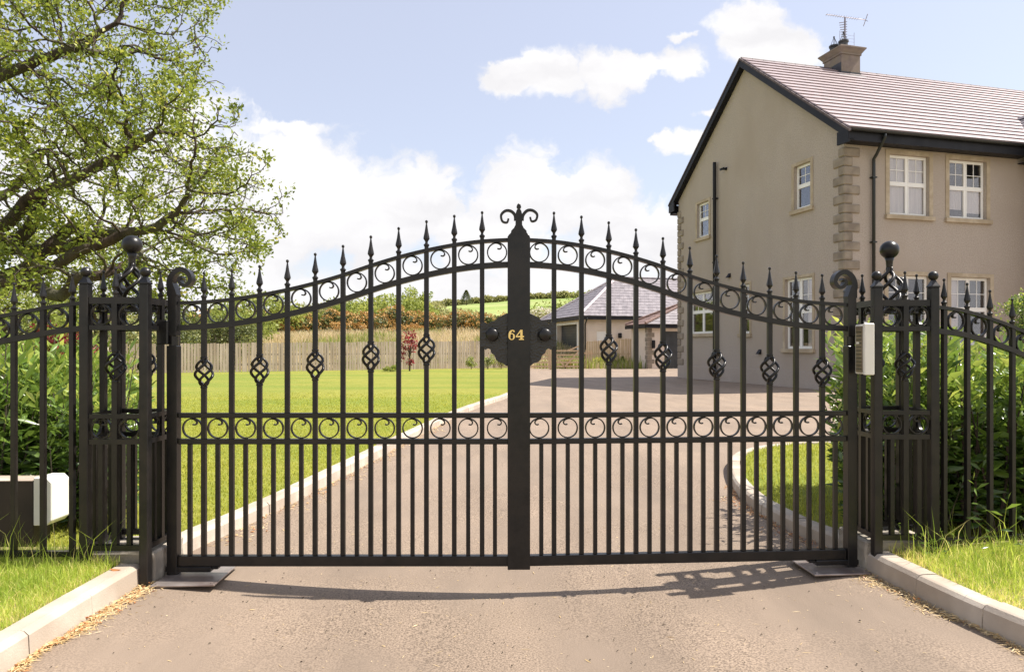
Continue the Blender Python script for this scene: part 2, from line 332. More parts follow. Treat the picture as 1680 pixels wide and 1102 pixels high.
# ------------------------------------------------------------------ the double gate
TIPX = [.0, .205, .363, .522, .680, .838, .997, 1.155, 1.313, 1.472, 1.63, 1.788, 1.96]
TIPZ = [2.083, 2.074, 2.053, 2.022, 1.983, 1.935, 1.879, 1.834, 1.796, 1.765, 1.741, 1.727, 1.72]
def tipz(x): return interp(TIPX, TIPZ, x)
def archz(x):                        # smoothed top of the upper rail
    return (tipz(x-.07)+tipz(x)+tipz(x+.07)+tipz(x-.035)+tipz(x+.035))/5-.160
LW = 1.96
def gate_leaf(side, label):
    """side -1: left leaf, +1: right leaf. Local x runs along the leaf from the meeting edge"""
    rz = R(3.84) if side > 0 else 0
    g = thing('gate_leaf', (.035,3.92,.0), label, 'gate', None, rz)
    S = side
    def X(x): return x*S
    def bx(b, x0, x1, y0, y1, z0, z1): return b.box(min(X(x0),X(x1)), max(X(x0),X(x1)), y0, y1, z0, z1)
    Y = .016
    # rails
    def arch(dz_top, dz_bot, name):
        b = MB(); xs = [.03+(1.925-.03)*i/48 for i in range(49)]
        pts = [(X(x), archz(x)+dz_top) for x in xs]+[(X(x), archz(x)+dz_bot) for x in reversed(xs)]
        k = 49; vs = []; fs = []
        for yy in (-.0195,.0195): vs += [(p[0],yy,p[1]) for p in pts]
        n = len(pts)
        for i in range(k-1):
            fs.append((i,i+1,n-2-i,n-1-i)); fs.append((n+i,n+n-1-i,n+n-2-i,n+i+1))
        fs += [(i,(i+1)%n,(i+1)%n+n,i+n) for i in range(n)]
        return b.add(vs, fs).build(name, M['iron'], g)
    arch(0, -.020, 'top_rail'); arch(-.134, -.166, 'arch_rail')
    bx(MB(), .03, 1.925, -.0195, .0195, .901, .929).build('middle_rail', M['iron'], g, bevel=.002)
    bx(MB(), .03, 1.925, -.0195, .0195, .752, .782).build('middle_rail', M['iron'], g, bevel=.002)
    bx(MB(), .0, 1.925, -.022, .022, .062, .120).build('bottom_rail', M['iron'], g, bevel=.003)
    # hinge stile with scroll top
    st = MB(); bx(st, 1.930, 1.988, -.029, .029, -.005 if side < 0 else .02, 1.31)
    bx(st, 1.934, 1.984, -.025, .025, 1.365, 1.60); st.lathe((X(1.96),0,1.30), [(0,.024),(.09,.024)], 12)
    hs = st.build('hinge_stile', M['iron'], g, bevel=.003)
    px = [(1.958,1.595),(1.975,1.66),(1.958,1.715),(1.915,1.742),(1.872,1.722),(1.858,1.682),(1.88,1.652),(1.912,1.66),(1.922,1.688),(1.903,1.7)]
    ribbon([(X(a),b) for a,b in px], .036, .013, -.024, .024, 'scroll', hs)
    sh = MB(); sh.prism([(X(a),b) for a,b in ((1.931,1.59),(1.987,1.59),(1.987,1.625),(1.972,1.665),(1.955,1.665),(1.931,1.60))], 'y', -.026, .026).build('scroll_foot', M['iron'], hs)
    # meeting stile
    bx(MB(), .004, .06, -.02, .02, .062, 1.93).build('meeting_stile', M['iron'], g)
    # bars
    for k in range(11):
        x = .205+.1583*k
        b = MB(); hw = .0165 if k % 2 == 0 else .0145
        zt = archz(x)-.001
        if k % 2 == 0:
            zc = [0,0,0,0,0,0,0,0,0,0,0][k]
        has = (k in (2,4,6,8,10))
        if has:
            z1 = {2:1.365,4:1.325,6:1.278,8:1.25,10:1.235}[k]; z0 = z1-.155
            bx(b, x-.013, x+.013, -.013, .013, .121, z0-.004); bx(b, x-.013, x+.013, -.013, .013, z1+.004, zt)
            bar = b.build('spear_bar', M['iron'], g, bevel=.0015)
            basket(bar, X(x), 0, z0, z1, dirn=1)
        else:
            bx(b, x-.013, x+.013, -.013, .013, .121, zt)
            bar = b.build('spear_bar', M['iron'], g, bevel=.0015)
        spearhead(bar, X(x), 0, zt)
    for k in range(12):
        x = .205+.1583*(k-.5)
        if k == 0: x = .132
        bx(MB(), x-.0115, x+.0115, -.0115, .0115, .121, .751).build('infill_bar', M['iron'], g, bevel=.0015)
        xr = x if k else .12
        if k == 11: xr = 1.852
        ring(g, X(xr), 0, .8415, .0565, -S if True else 1)
        ring(g, X(xr), 0, (archz(xr)-.020+archz(xr)-.134)/2, .0558, -S)
    # half of the scalloped lock plate and its knob
    outl = [(830,514),(822,518),(816,521),(812,526),(805,527.5),(800,531),(795,528),(788,528),(787.5,569),(792,569),(796,574),(800,571.5),(804,573),(806,579),(811,583),(813.5,590),(818,594),(825,596),(830,600)]
    xs = lambda u: (850-u)/F*3.87
    pts = [(X(.0015),EYE+(HY-512)/F*3.87)]+[(X(xs(u)),EYE-(v-HY)/F*3.87) for u,v in outl]+[(X(.0015),EYE+(HY-602)/F*3.87)]
    lp = MB().prism(pts, 'y', -.034, -.024).build('lock_plate', M['hammered'], g)
    kn = MB(); 
    for i in range(1): pass
    prof = [(0,.014),(.012,.014),(.016,.03),(.026,.037),(.038,.037),(.048,.028),(.054,.012),(.055,.001)]
    kn.lathe((0,0,0), prof, 20)
    k_ = kn.build('door_knob', M['iron'], lp, True); k_.location = (X(.146),-.034,EYE+(HY-549)/F*3.87); k_.rotation_euler = (R(90),0,0)
    # drive arm under the hinge end
    b = MB(); bx(b, 1.74, 1.998, -.026, .026, .03, .0605); bx(b, 1.70, 1.74, -.02, .02, .045, .0605)
    b.build('drive_arm', M['iron'], g, bevel=.004)
    b = MB().lathe((X(1.965),0,-.035 if side > 0 else -.02), [(0,.032),(.05,.032)], 14).build('pivot', M['iron'], g)
    return g
gl = gate_leaf(-1, 'left black iron gate leaf carrying the wide centre post and gold number 64')
gr = gate_leaf(1, 'right black iron gate leaf, hinged at the pier with the intercom')
# centre cover post, fixed to the left leaf
z_ = lambda v: EYE+(HY-v)/F*3.87
x_ = lambda u: (u-850)/F*3.87
o1 = [(832.5,480),(832.5,390),(834,386),(838,382),(838.5,378.5),(843,374),(845.5,369),(845.5,352),(847,346),(849,342.5),(847,340),(848.5,335.5),(851,333.8)]
pts = [(x_(832.5),.055)]+[(x_(u),z_(v)) for u,v in o1[1:]]+[(x_(702*2+298-u) if False else x_(1702-u),z_(v)) for u,v in reversed(o1[1:-1])]+[(x_(869.5),.055)]
cp = MB().prism(pts, 'y', -.058, -.036).build('centre_post', M['iron'], gl, bevel=.002)
for s in (-1,1):
    q = [(5.5,362),(6.5,353),(13,346.5),(22,346),(29,353),(27,363),(19.5,365),(17,358.5)] if s < 0 else [(5.5,362),(7,353),(14,345.5),(23,345.5),(30,352),(28,361),(21,363),(18.5,356)]
    ribbon([(x_(851+s*a),z_(b)) for a,b in q], .018, .010, -.055, -.04, 'crown_scroll', cp)
# the numerals
def numerals(parent):
    def P(u, v): return (x_(u), z_(v))
    b = MB(); y0, y1 = -.0665, -.0582
    n = 20
    for i in range(n):                # bowl of the 6
        a0 = 2*math.pi*i/n; a1 = 2*math.pi*(i+1)/n
        def w(a): return (3.6+abs(math.cos(a))*1.9)
        def o(a, out): 
            r = (5.3,5.6) if out else (5.3-1.3-abs(math.cos(a))*1.7, 4.2)
            return P(839.3+r[0]*math.cos(a), 552.0-r[1]*math.sin(a))
        b.prism([o(a0,1),o(a1,1),o(a1,0),o(a0,0)], 'y', y0, y1)
    stem = [((834,552),(837.2,552)),((834.2,547.5),(837.2,548.5)),((835.4,543.8),(838,546)),((838,541.6),(839.8,543.4)),((841,541),(841.2,542.6)),((843.6,542),(842.2,544.4)),((844.4,544.4),(842.6,545.2))]
    for (a,c),(d,e) in zip(stem, stem[1:]): b.prism([P(*a),P(*d),P(*e),P(*c)], 'y', y0-.0004, y1)
    b.prism([P(853.4,541),P(857,541),P(857,556.6),P(853.4,556.6)], 'y', y0, y1)             # the 4
    b.prism([P(853.4,541.2),P(853.4,544.6),P(848.6,550.6),P(846.2,551.2)], 'y', y0-.0004, y1)
    b.prism([P(846.2,551),P(859.4,551),P(859.4,553.2),P(846.2,553.2)], 'y', y0-.0008, y1)
    b.prism([P(851,555.8),P(859.2,555.8),P(859.2,557.4),P(851,557.4)], 'y', y0-.0012, y1)
    return b.build('house_number', M['brass'], parent)
numerals(cp)

# ------------------------------------------------------------------ piers
def pier(cx, cy, side, label):
    g = thing('gate_pier', (cx,cy,0), label, 'gate pier')
    h = .163
    for sx in (-1,1):
        for sy in (-1,1):
            foot = 0.0 if (sy < 0 and sx == -side) else .17
            if sy < 0 and sx == side: foot = .02
            x, y = sx*h, sy*h
            p = MB().box(x-.0245,x+.0245,y-.0245,y+.0245, foot-.02, 1.645).build('post', M['iron'], g, bevel=.004)
            cap = MB().lathe((x,y,1.645), [(0,.036),(.008,.036),(.03,.019),(.042,.014)], 4, .5)
            cap.sphere((x,y,1.712), .0275, 16, 10)
            cap.build('ball_cap', M['iron'], p, False)
    for ax in 'xy':
        for s in (-1,1):
            def rail(z0, z1, nm='rail', hw=.016):
                b = MB()
                if ax == 'x': b.box(-h+.0247,h-.0247,s*h-hw,s*h+hw,z0,z1)
                else: b.box(s*h-hw,s*h+hw,-h+.0247,h-.0247,z0,z1)
                return b.build(nm, M['iron'], g)
            rail(1.538,1.574); rail(1.396,1.422); rail(.914,.938); rail(.774,.802); rail(.195,.225)
            def xy(t): return (t, s*h) if ax == 'x' else (s*h, t)
            x, y = xy(0)
            b = MB().box(x-.015,x+.015,y-.015,y+.015,.226,1.17 if s < 0 or ax == 'x' else 1.575)
            wb = (ax == 'x')
            b = MB()
            if wb: b.box(x-.015,x+.015,y-.015,y+.015,.226,1.116).box(x-.015,x+.015,y-.015,y+.015,1.276,1.576)
            else: b.box(x-.015,x+.015,y-.015,y+.015,.226,1.576)
            bar = b.build('spear_bar', M['iron'], g)
            if wb: basket(bar, x, y, 1.12, 1.272)
            spearhead(bar, x, y, 1.575)
            for t in (-.077,.077):
                x, y = xy(t)
                MB().box(x-.012,x+.012,y-.012,y+.012,.226,.773).build('infill_bar', M['iron'], g)
                for zc in (1.480,.858): ring(g, x, y, zc, .0555, 1 if t < 0 else -1, ax)
    # crown: cross plate, twisted basket, big ball
    f = MB().box(-h+.02,h-.02,-.02,.02,1.5,1.535).build('crown_bar', M['iron'], g)
    fin = MB()
    for k in range(4):
        pts = []; 
        for i in range(20):
            t = i/19; a = 2*math.pi*(k/4+.55*t)+.6; q = .062*math.sin(math.pi*min(t*1.12,1))**.9+.010
            pts.append((q*math.cos(a), q*math.sin(a), 1.545+.235*t))
        fin.tube(pts, .0105, 7)
    fin.lathe((0,0,1.53), [(0,.03),(.01,.032),(.02,.02),(.03,.018)], 12)
    fin.lathe((0,0,1.765), [(0,.016),(.02,.018),(.05,.02),(.075,.028)], 14)
    fo = fin.build('twisted_finial', M['iron'], g, True)
    MB().sphere((0,0,1.885), .054, 28, 18).build('finial_ball', M['iron'], fo, True)
    return g
pl_ = pier(-2.165, 3.925, -1, 'black iron gate pier at the left hinge, laurels to its left')
pr_ = pier(2.263, 4.13, 1, 'black iron gate pier at the right hinge, intercom on its side')
for p_, tx, ty in ((pl_, 2.0, -1.5), (pr_, -1.0, 0)):
    pass
# hinge brackets, part of each pier
for p, sx, dy in ((pl_,1,0),(pr_,-1,-.075)):
    b = MB().box(min(sx*.163,sx*.225)+sx*.0, max(sx*.163,sx*.225), -.05+dy, .045+dy, 1.318, 1.455 if sx > 0 else 1.40)
    b.build('hinge_bracket', M['steel'] if False else M['iron'], p, bevel=.004)

# ------------------------------------------------------------------ wing railings
def wing(side, x0, y0, ang, zs, n, label, pitch=.161):
    g = thing('railing', (x0,y0,.1), label, 'railing', None, ang)
    S = side
    def top(x): return interp([0,.16,.32,.48,.64,.8,1.1,1.5,2.2], zs, x)-.1
    L = pitch*n+.1
    def strip(dt, db, nm):
        xs = [L*i/40 for i in range(41)]; vs = []; fs = []
        pts = [(S*x, top(x)+dt) for x in xs]+[(S*x, top(x)+db) for x in reversed(xs)]; m = len(pts)
        for yy in (-.018,.018): vs += [(p[0],yy,p[1]) for p in pts]
        for i in range(40): fs.append((i,i+1,m-2-i,m-1-i)); fs.append((m+i,m+m-1-i,m+m-2-i,m+i+1))
        fs += [(i,(i+1)%m,(i+1)%m+m,i+m) for i in range(m)]
        MB().add(vs, fs).build(nm, M['iron'], g)
    strip(0,-.02,'top_rail'); strip(-.134,-.164,'arch_rail')
    MB().box(min(0,S*L),max(0,S*L),-.016,.016,.05,.08).build('bottom_rail', M['iron'], g)
    for k in range(n):
        x = .055+pitch*k
        zt = top(x)
        b = MB().box(S*x-.013,S*x+.013,-.013,.013,-.02,zt).build('spear_bar', M['iron'], g, bevel=.0015)
        spearhead(b, S*x, 0, zt)
        xr = x+pitch/2
        ring(g, S*xr, 0, top(xr)-.077, .0555, -S)
    return g
wing(-1, -2.37, 3.80, 0, [1.555,1.535,1.505,1.475,1.44,1.40,1.30,1.14,.85], 9, 'black iron railing sweeping down left of the left pier')
wing(1, 2.475, 4.02, R(12), [1.545,1.53,1.495,1.45,1.395,1.33,1.2,1.0,.8], 9, 'black iron railing sweeping down right of the right pier')

# ------------------------------------------------------------------ intercom, plates, plinths
ic = thing('intercom', (2.095,3.93,1.12), 'slim white intercom box with a grille on the right pier', 'intercom')
MB().box(-.112,-.06,-.04,.05,.03,.312).build('housing', M['box_white'], ic, bevel=.004)
b = MB().box(-.114,-.058,-.062,-.0405,0.026,.316).build('front_cover', M['box_white'], ic, bevel=.004)
b = MB().box(-.1165,-.1125,-.036,.034,.04,.3).build('speaker_panel', M['grille'], ic)
q = MB()
for i in range(11): q.box(-.119,-.1168,-.028,.028,.055+i*.021,.060+i*.021)
q.build('slats', M['iron'], b)
for z_b in (.06,.24): MB().box(-.059,-.035,-.02,.02,z_b,z_b+.04).build('bracket', M['iron'], ic)
MB().box(-.1205,-.1192,-.01,.02,.2,.212).build('name_tag', M['box_white'], b)

def plate(pts, label):
    b = MB().prism(pts, 'z', .006, .016)
    o = b.build('ground_plate', M['steel'], None, bevel=.002)
    return tag(o, label, 'metal plate')
def bolts(o, ps):
    for x, y in ps: MB().lathe((x,y,.0165), [(0,.008),(.003,.007),(.004,.001)], 8).build('bolt', M['steel'], o)
p1 = plate([(-1.955,3.715),(-1.615,3.735),(-1.63,4.12),(-1.955,4.10)], 'steel cover plate on the tarmac under the left gate hinge')
bolts(p1, [(-1.93,3.74),(-1.64,3.76),(-1.655,4.09)])
p2 = plate([(1.715,3.90),(2.05,3.92),(2.03,4.26),(1.69,4.23)], 'steel cover plate on the tarmac under the right gate hinge')
bolts(p2, [(1.74,3.93),(2.02,3.95),(1.72,4.2)])
def plinth(x0, x1, y0, y1, label, z1=.172):
    b = MB().box(x0,x1,y0,y1,-.1,z1)
    o = b.build('concrete_plinth', M['plinth'], None, bevel=.012)
    bm_ = bmesh.new(); bm_.from_mesh(o.data); bmesh.ops.subdivide_edges(bm_, edges=[e for e in bm_.edges if e.calc_length() > .1], cuts=4, use_grid_fill=True)
    for v in bm_.verts: v.co += Vector((random.gauss(0,.0025),random.gauss(0,.0025),random.gauss(0,.002)))
    bm_.to_mesh(o.data); bm_.free()
    return tag(o, label, 'concrete base')
plinth(-2.42,-1.972,3.80,4.14,'low concrete base block under the left gate pier')
plinth(2.065,2.5,4.02,4.36,'low concrete base block under the right gate pier')
# ------------------------------------------------------------------ ground, drive, lawns, kerbs
def gz(x, y):
    """the tarmac dips slightly in the middle under the gate"""
    d = max(0, 1-(x/1.9)**2); s = 1 if y < 5 else max(0, 1-(y-5)/6)
    return -.10*d*s
def S_(o): return tag(o, kind='structure')
def terrain(x, y):
    if y < 44: return -.12
    a = min(1,(y-44)/16); h = -.12+2.3*a*a*(3-2*a)
    if y > 60: h += .045*(min(y,90)-60)
    if y > 90:
        t = min(1,(y-90)/280); rise = np.interp(x, [-260,-150,-60,0,50,150,400], [4,8,17,23,25,27,22])
        h += rise*(t**.9)
    if y > 370: h -= (y-370)*.02
    h += .25*math.sin(x*.11+y*.07)*min(1,max(0,(y-60)/60))
    return h
def grid_terrain():
    ys = list(np.linspace(-60,44,6))+list(np.linspace(46,90,23))+list(np.linspace(95,370,40))+[400,450,550,800,1500,3000]
    xs = [-3000,-1500,-700]+list(np.linspace(-400,400,81))+[700,1500,3000]
    V = [(x,y,terrain(x,y)) for y in ys for x in xs]; n = len(xs)
    Fc = [(j*n+i,j*n+i+1,(j+1)*n+i+1,(j+1)*n+i) for j in range(len(ys)-1) for i in range(n-1)]
    me = bpy.data.meshes.new('hill_terrain'); me.from_pydata(V,[],Fc)
    me.materials.append(M['field']); me.materials.append(M['meadow'])
    o = bpy.data.objects.new('hill_terrain', me); COL.objects.link(o)
    for p in me.polygons:
        p.use_smooth = True
        if p.center.y < 88: p.material_index = 1
    return S_(o)
grid_terrain()
# tarmac sheet
def drive():
    xs = np.concatenate([np.linspace(-7,-2.4,5), np.linspace(-2.2,2.2,45), np.linspace(2.5,8,8), [11,14,18,24,30]])
    ys = np.concatenate([np.linspace(-3,2,6), np.linspace(2.2,9,46), np.linspace(10,46,15), [49.5]])
    V = [(x,y,gz(x,y)) for y in ys for x in xs]; n = len(xs)
    Fc = [(j*n+i,j*n+i+1,(j+1)*n+i+1,(j+1)*n+i) for j in range(len(ys)-1) for i in range(n-1)]
    me = bpy.data.meshes.new('tarmac_drive'); me.from_pydata(V,[],Fc); me.materials.append(M['tarmac'])
    me.polygons.foreach_set('use_smooth',[True]*len(Fc))
    o = bpy.data.objects.new('tarmac_drive', me); COL.objects.link(o); return S_(o)
drive()
KL = [(-2.03,4.14),(-2.03,4.5),(-1.91,5.14),(-1.70,7.0),(-1.44,9.5),(-1.15,12),(-.90,13.86),(-.52,15.8),(-.125,17.7),(.2,20.5),(.45,25),(.55,30),(.5,36),(.3,40.2)]
KR = [(2.09,4.36),(1.96,4.82),(1.92,5.3),(1.95,5.83),(2.07,6.53),(2.35,7.5),(2.75,8.2),(3.3,8.65),(4.5,9.0),(9,9.8),(14,10.8)]
OL = [(-2.02,3.78),(-2.02,3.3),(-2.01,2.9),(-2.0,2.4),(-2.0,1.4),(-2.0,-1)]
ORr = [(2.055,4.0),(2.07,3.8),(2.13,3.3),(2.22,2.9),(2.38,2.4),(2.9,1.4),(4.2,.2)]
def offset(pts, d):
    out = []
    for i, p in enumerate(pts):
        a = Vector(pts[max(i-1,0)]); b = Vector(pts[min(i+1,len(pts)-1)]); t = (b-a).normalized(); out.append((p[0]-t.y*d, p[1]+t.x*d))
    return out
def kerb(pts, side, step, top, label, first=.0):
    """side: +1 puts the kerb on the left of the path. Stones with fine joints between"""
    fine = [Vector((p.x,p.y)) for p in catmull([(a,b,0) for a,b in pts], 6)]
    # resample to stones
    cum = [0]
    for a, b in zip(fine, fine[1:]): cum.append(cum[-1]+(b-a).length)
    def at(s):
        s = min(max(s,0),cum[-1]); i = int(np.searchsorted(cum, s)); i = max(1,min(i,len(cum)-1)); t = (s-cum[i-1])/max(cum[i]-cum[i-1],1e-9)
        return fine[i-1].lerp(fine[i], t)
    b = MB(); s = first
    while s < cum[-1]-.05:
        e = min(s+step, cum[-1]); k = 3; gap = .0022
        ss = [s+gap+(e-s-2*gap)*i/k for i in range(k+1)]
        dz = random.gauss(0,.002); dd = random.gauss(0,.002)
        vs = []
        for q in ss:
            p = at(q); t = (at(q+.02)-at(q-.02)).normalized(); n = Vector((-t.y,t.x))*side
            for (o, z) in ((0,-.14),(.012,top-.022),(.03,top+dz-.004),(.045,top+dz),(.125,top+dz),(.13,top-.01),(.13,-.14)):
                w = p+n*(o+dd); vs.append((w.x,w.y,z))
        m = 7; fs = [tuple(range(m)), tuple(reversed(range(k*m,(k+1)*m)))]
        for i in range(k):
            for j in range(m-1): fs.append((i*m+j,i*m+j+1,(i+1)*m+j+1,(i+1)*m+j))
        b.add(vs, fs); s = e
    o = b.build('kerb', M['kerb']); return S_(o)
kerb(KL, 1, .62, .10, '')
kerb(KR, -1, .5, .10, '')
kerb(OL, -1, .45, .12, '', 0)
kerb(ORr, 1, .42, .12, '', 0)
def slab(name, poly, z, m, sub=None):
    b = MB(); n = len(poly)
    b.add([(x,y,z) for x,y in poly]+[(x,y,-.13) for x,y in poly], [tuple(range(n))]+[(i,(i+1)%n,(i+1)%n+n,i+n) for i in range(n)])
    o = b.build(name, m); return S_(o)
kli = offset(KL, .127); kri = offset(KR, -.127)
slab('lawn', kli+[(.1,41.5),(-16,37),(-30,33),(-30,4.14)], .088, M['lawn'])
slab('lawn', list(reversed(kri))+[(2.6,4.36),(14,4.36)][0:2], .088, M['lawn'])
oli = offset(OL, -.127); ori = offset(ORr, .127)
slab('grass_verge', oli+[(-12,-1),(-12,4.13),(-2.43,4.13),(-2.43,3.78)], .105, M['soil'])
slab('grass_verge', ori+[(14,.2),(14,4.355),(2.51,4.355),(2.51,4.0)], .105, M['soil'])
# bed in front of the board fence at the end of the yard
bedp = [(4.1,44.3),(5.0,43.5),(6.5,43.9),(8.1,43.5),(8.2,45.2),(4.2,45.2)]
slab('planting_bed', bedp, .10, M['soil'])

# grass blades
def inpoly(P, poly):
    x, y = P[:,0], P[:,1]; r = np.zeros(len(P),bool); n = len(poly); j = n-1
    for i in range(n):
        xi, yi = poly[i]; xj, yj = poly[j]
        c = ((yi > y) != (yj > y)) & (x < (xj-xi)*(y-yi)/((yj-yi) or 1e-9)+xi); r ^= c; j = i
    return r
def frustum(P, m=.15):
    u = P[:,0]/np.maximum(P[:,1],.1); return (u > -.745-m) & (u < .745+m)
def scatter(n, x0, x1, y0, y1, poly=None, power=1.):
    P = np.stack([rng.random(n)*(x1-x0)+x0, y0+(y1-y0)*rng.random(n)**power], 1)
    if poly: P = P[inpoly(P, poly)]
    return P[frustum(P)]
def noise2(P, s=1.):
    x, y = P[:,0]*s, P[:,1]*s
    return .5+.25*(np.sin(x*2.1+1.3*np.sin(y*1.7))+np.sin(y*2.7+1.1*np.sin(x*3.1+.5)))
def P3(P, z): return np.concatenate([P, np.full((len(P),1),z) if np.isscalar(z) else z.reshape(-1,1)], 1)
vl = oli+[(-12,-1),(-12,4.0),(-2.3,4.0),(-2.25,3.78)]
vr = ori+[(14,.2),(14,4.3),(2.4,4.2),(2.35,4.0)]
for poly, x0, x1, side in ((vl,-6,-2.0,-1),(vr,2.0,7,1)):
    P = scatter(150000, x0, x1, 1.9, 4.1, poly)
    nn = noise2(P, 2.2)
    fence = np.clip((P[:,1]-3.35)/.5, 0, 1)                       # longer towards the railing
    H = (.026+.03*rng.random(len(P)))*(.6+.8*nn)+fence*.05*rng.random(len(P))*(rng.random(len(P)) < .5)
    edge = np.abs(P[:,0]) < 2.35
    r = np.clip(rng.random(len(P))*.55+.45*(1-nn)+(rng.random(len(P)) < .13)*.6+edge*.28*rng.random(len(P)), 0, 1)
    o = blades('verge_grass', P3(P,.10), H, .0028, M['grass'], lean=1.0, rnd=r)
    tag(o, kind='stuff')
    Q = scatter(2600, x0, x1, 3.3, 4.15, poly); Q = Q[rng.random(len(Q)) < .5]
    o = blades('tall_verge_grass', P3(Q,.10), .09+.22*rng.random(len(Q))**2.6, .0045, M['grass'], lean=.9); tag(o, kind='stuff')
# mown lawns
lp = kli+[(-16,37),(-16,4.14)]
P = scatter(300000, -12, 0, 4.2, 19, lp, 1.35); P = P[rng.random(len(P)) < np.clip((19-P[:,1])/13,0,1)]
o = blades('lawn_grass', P3(P,.087), (.014+.022*rng.random(len(P)))*(.7+.5*noise2(P,1.5)), .0035+P[:,1]*.0006, M['lawn_leaf'], lean=.9, rnd=np.clip(.15+.6*rng.random(len(P))+.2*noise2(P,.7),0,.97)); tag(o, kind='stuff')
P = scatter(52000, 1.9, 9, 4.3, 10, kri+[(14,4.36)])
o = blades('lawn_grass', P3(P,.087), (.02+.04*rng.random(len(P)))*(.7+.6*noise2(P,1.9)), .0045+P[:,1]*.0003, M['lawn_leaf'], lean=.9, rnd=np.clip(.1+.6*rng.random(len(P)),0,1)); tag(o, kind='stuff')
# overgrown meadow past the garden fence
P = scatter(52000, -34, 14, 42.5, 62); z = np.array([terrain(a,b) for a,b in P])
o = blades('meadow_grass', P3(P,z), .35+.55*rng.random(len(P))*(.4+noise2(P,.35)), .05, M['drygrass'], lean=.6, rnd=rng.random(len(P))); tag(o, kind='stuff')
P = scatter(22000, -34, 14, 42, 60); P = P[noise2(P,.23) > .6]; z = np.array([terrain(a,b) for a,b in P])
o = blades('meadow_rushes', P3(P,z), .6+.4*rng.random(len(P)), .06, M['leaf_mid'], lean=.4); tag(o, kind='stuff')

# straw, dry leaves and grit along the kerbs
def litter(name, pts, spread, n, m, side, L, W, flat=.12, seed=0, cluster=True):
    q = [Vector((a,b)) for a,b in pts]; cum = [0]
    for a, b in zip(q, q[1:]): cum.append(cum[-1]+(b-a).length)
    s = rng.random(n)*cum[-1]; P = []
    for v in s:
        i = max(1,min(int(np.searchsorted(cum,v)),len(q)-1)); t = (v-cum[i-1])/(cum[i]-cum[i-1]); p = q[i-1].lerp(q[i],t); d = (q[i]-q[i-1]).normalized()
        w = abs(rng.normal())*spread*(.55+.45*math.sin(v*5.3)+.3*math.sin(v*13)); o = Vector((-d.y,d.x))*side*(w+.004); x, y = p.x+o.x, p.y+o.y
        P.append((x,y,gz(x,y)+.004+rng.random()*.012*math.exp(-w*14)))
    P = np.array(P); a = rng.random(n)*2*np.pi; D = np.stack([np.cos(a),np.sin(a),rng.normal(size=n)*flat],1)
    up = np.tile([0,0,1.],(n,1))
    o = leaves(name, P, D, L*(.4+.9*rng.random(n)), W*(.6+.8*rng.random(n)), m, nrm=up, fold=.3); tag(o, kind='stuff'); return o
litter('straw_litter', OL[:4], .055, 1500, M['straw'], 1, .045, .0035)
litter('leaf_litter', OL[:4], .05, 260, M['petal'], 1, .028, .014, .3)
litter('straw_litter', ORr[:6], .06, 2300, M['straw'], -1, .045, .0035)
litter('leaf_litter', ORr[:5], .05, 90, M['petal'], -1, .02, .009, .3)
litter('straw_litter', KL[1:6], .11, 900, M['straw'], -1, .05, .006)
litter('leaf_litter', KL[1:6], .12, 160, M['petal'], -1, .035, .016, .3)
litter('leaf_litter', KR[0:5], .08, 700, M['petal'], 1, .025, .009, .2)
n = 1500; P = np.stack([rng.random(n)*5-2.5, 2.2+rng.random(n)**1.3*5, np.zeros(n)],1); keep = np.abs(P[:,0]) < 1.95; P = P[keep]; n = len(P)
P[:,2] = [gz(a,b)+.003 for a,b in P[:,:2]]; a = rng.random(n)*2*np.pi
o = leaves('loose_straw', P, np.stack([np.cos(a),np.sin(a),a*0+.02],1), .008+.05*rng.random(n)**4, .0018+.004*rng.random(n)**3, M['straw'], nrm=np.tile([0,0,1.],(n,1))); tag(o, kind='stuff')
n = 260; P = np.stack([rng.random(n)*4-2, 2.3+rng.random(n)*2.2, np.zeros(n)],1); P[:,2] = [gz(a,b)+.003 for a,b in P[:,:2]]; a = rng.random(n)*2*np.pi
P = P[np.abs(P[:,0])<1.9]; n=len(P); a=a[:n]
o = leaves('dark_grit', P, np.stack([np.cos(a),np.sin(a),a*0+.2],1), .006+.01*rng.random(n), .005+.005*rng.random(n), M['bark'], nrm=np.tile([0,0,1.],(n,1)), fold=.6); tag(o, kind='stuff')
# a few larger fallen leaves
for (u, v, r, m, lab) in ((95,0,0,'petal','curled rust-brown leaf lying on top of the left kerb'),):
    P = np.array([[-2.075,3.66,.122]]); o = leaves('fallen_leaf', P, np.array([[-1,.1,.05]]), .07, .03, M['petal'], nrm=np.array([[0,0,1.]]), fold=-.3, rnd=np.array([.1])); tag(o, lab, 'leaf')

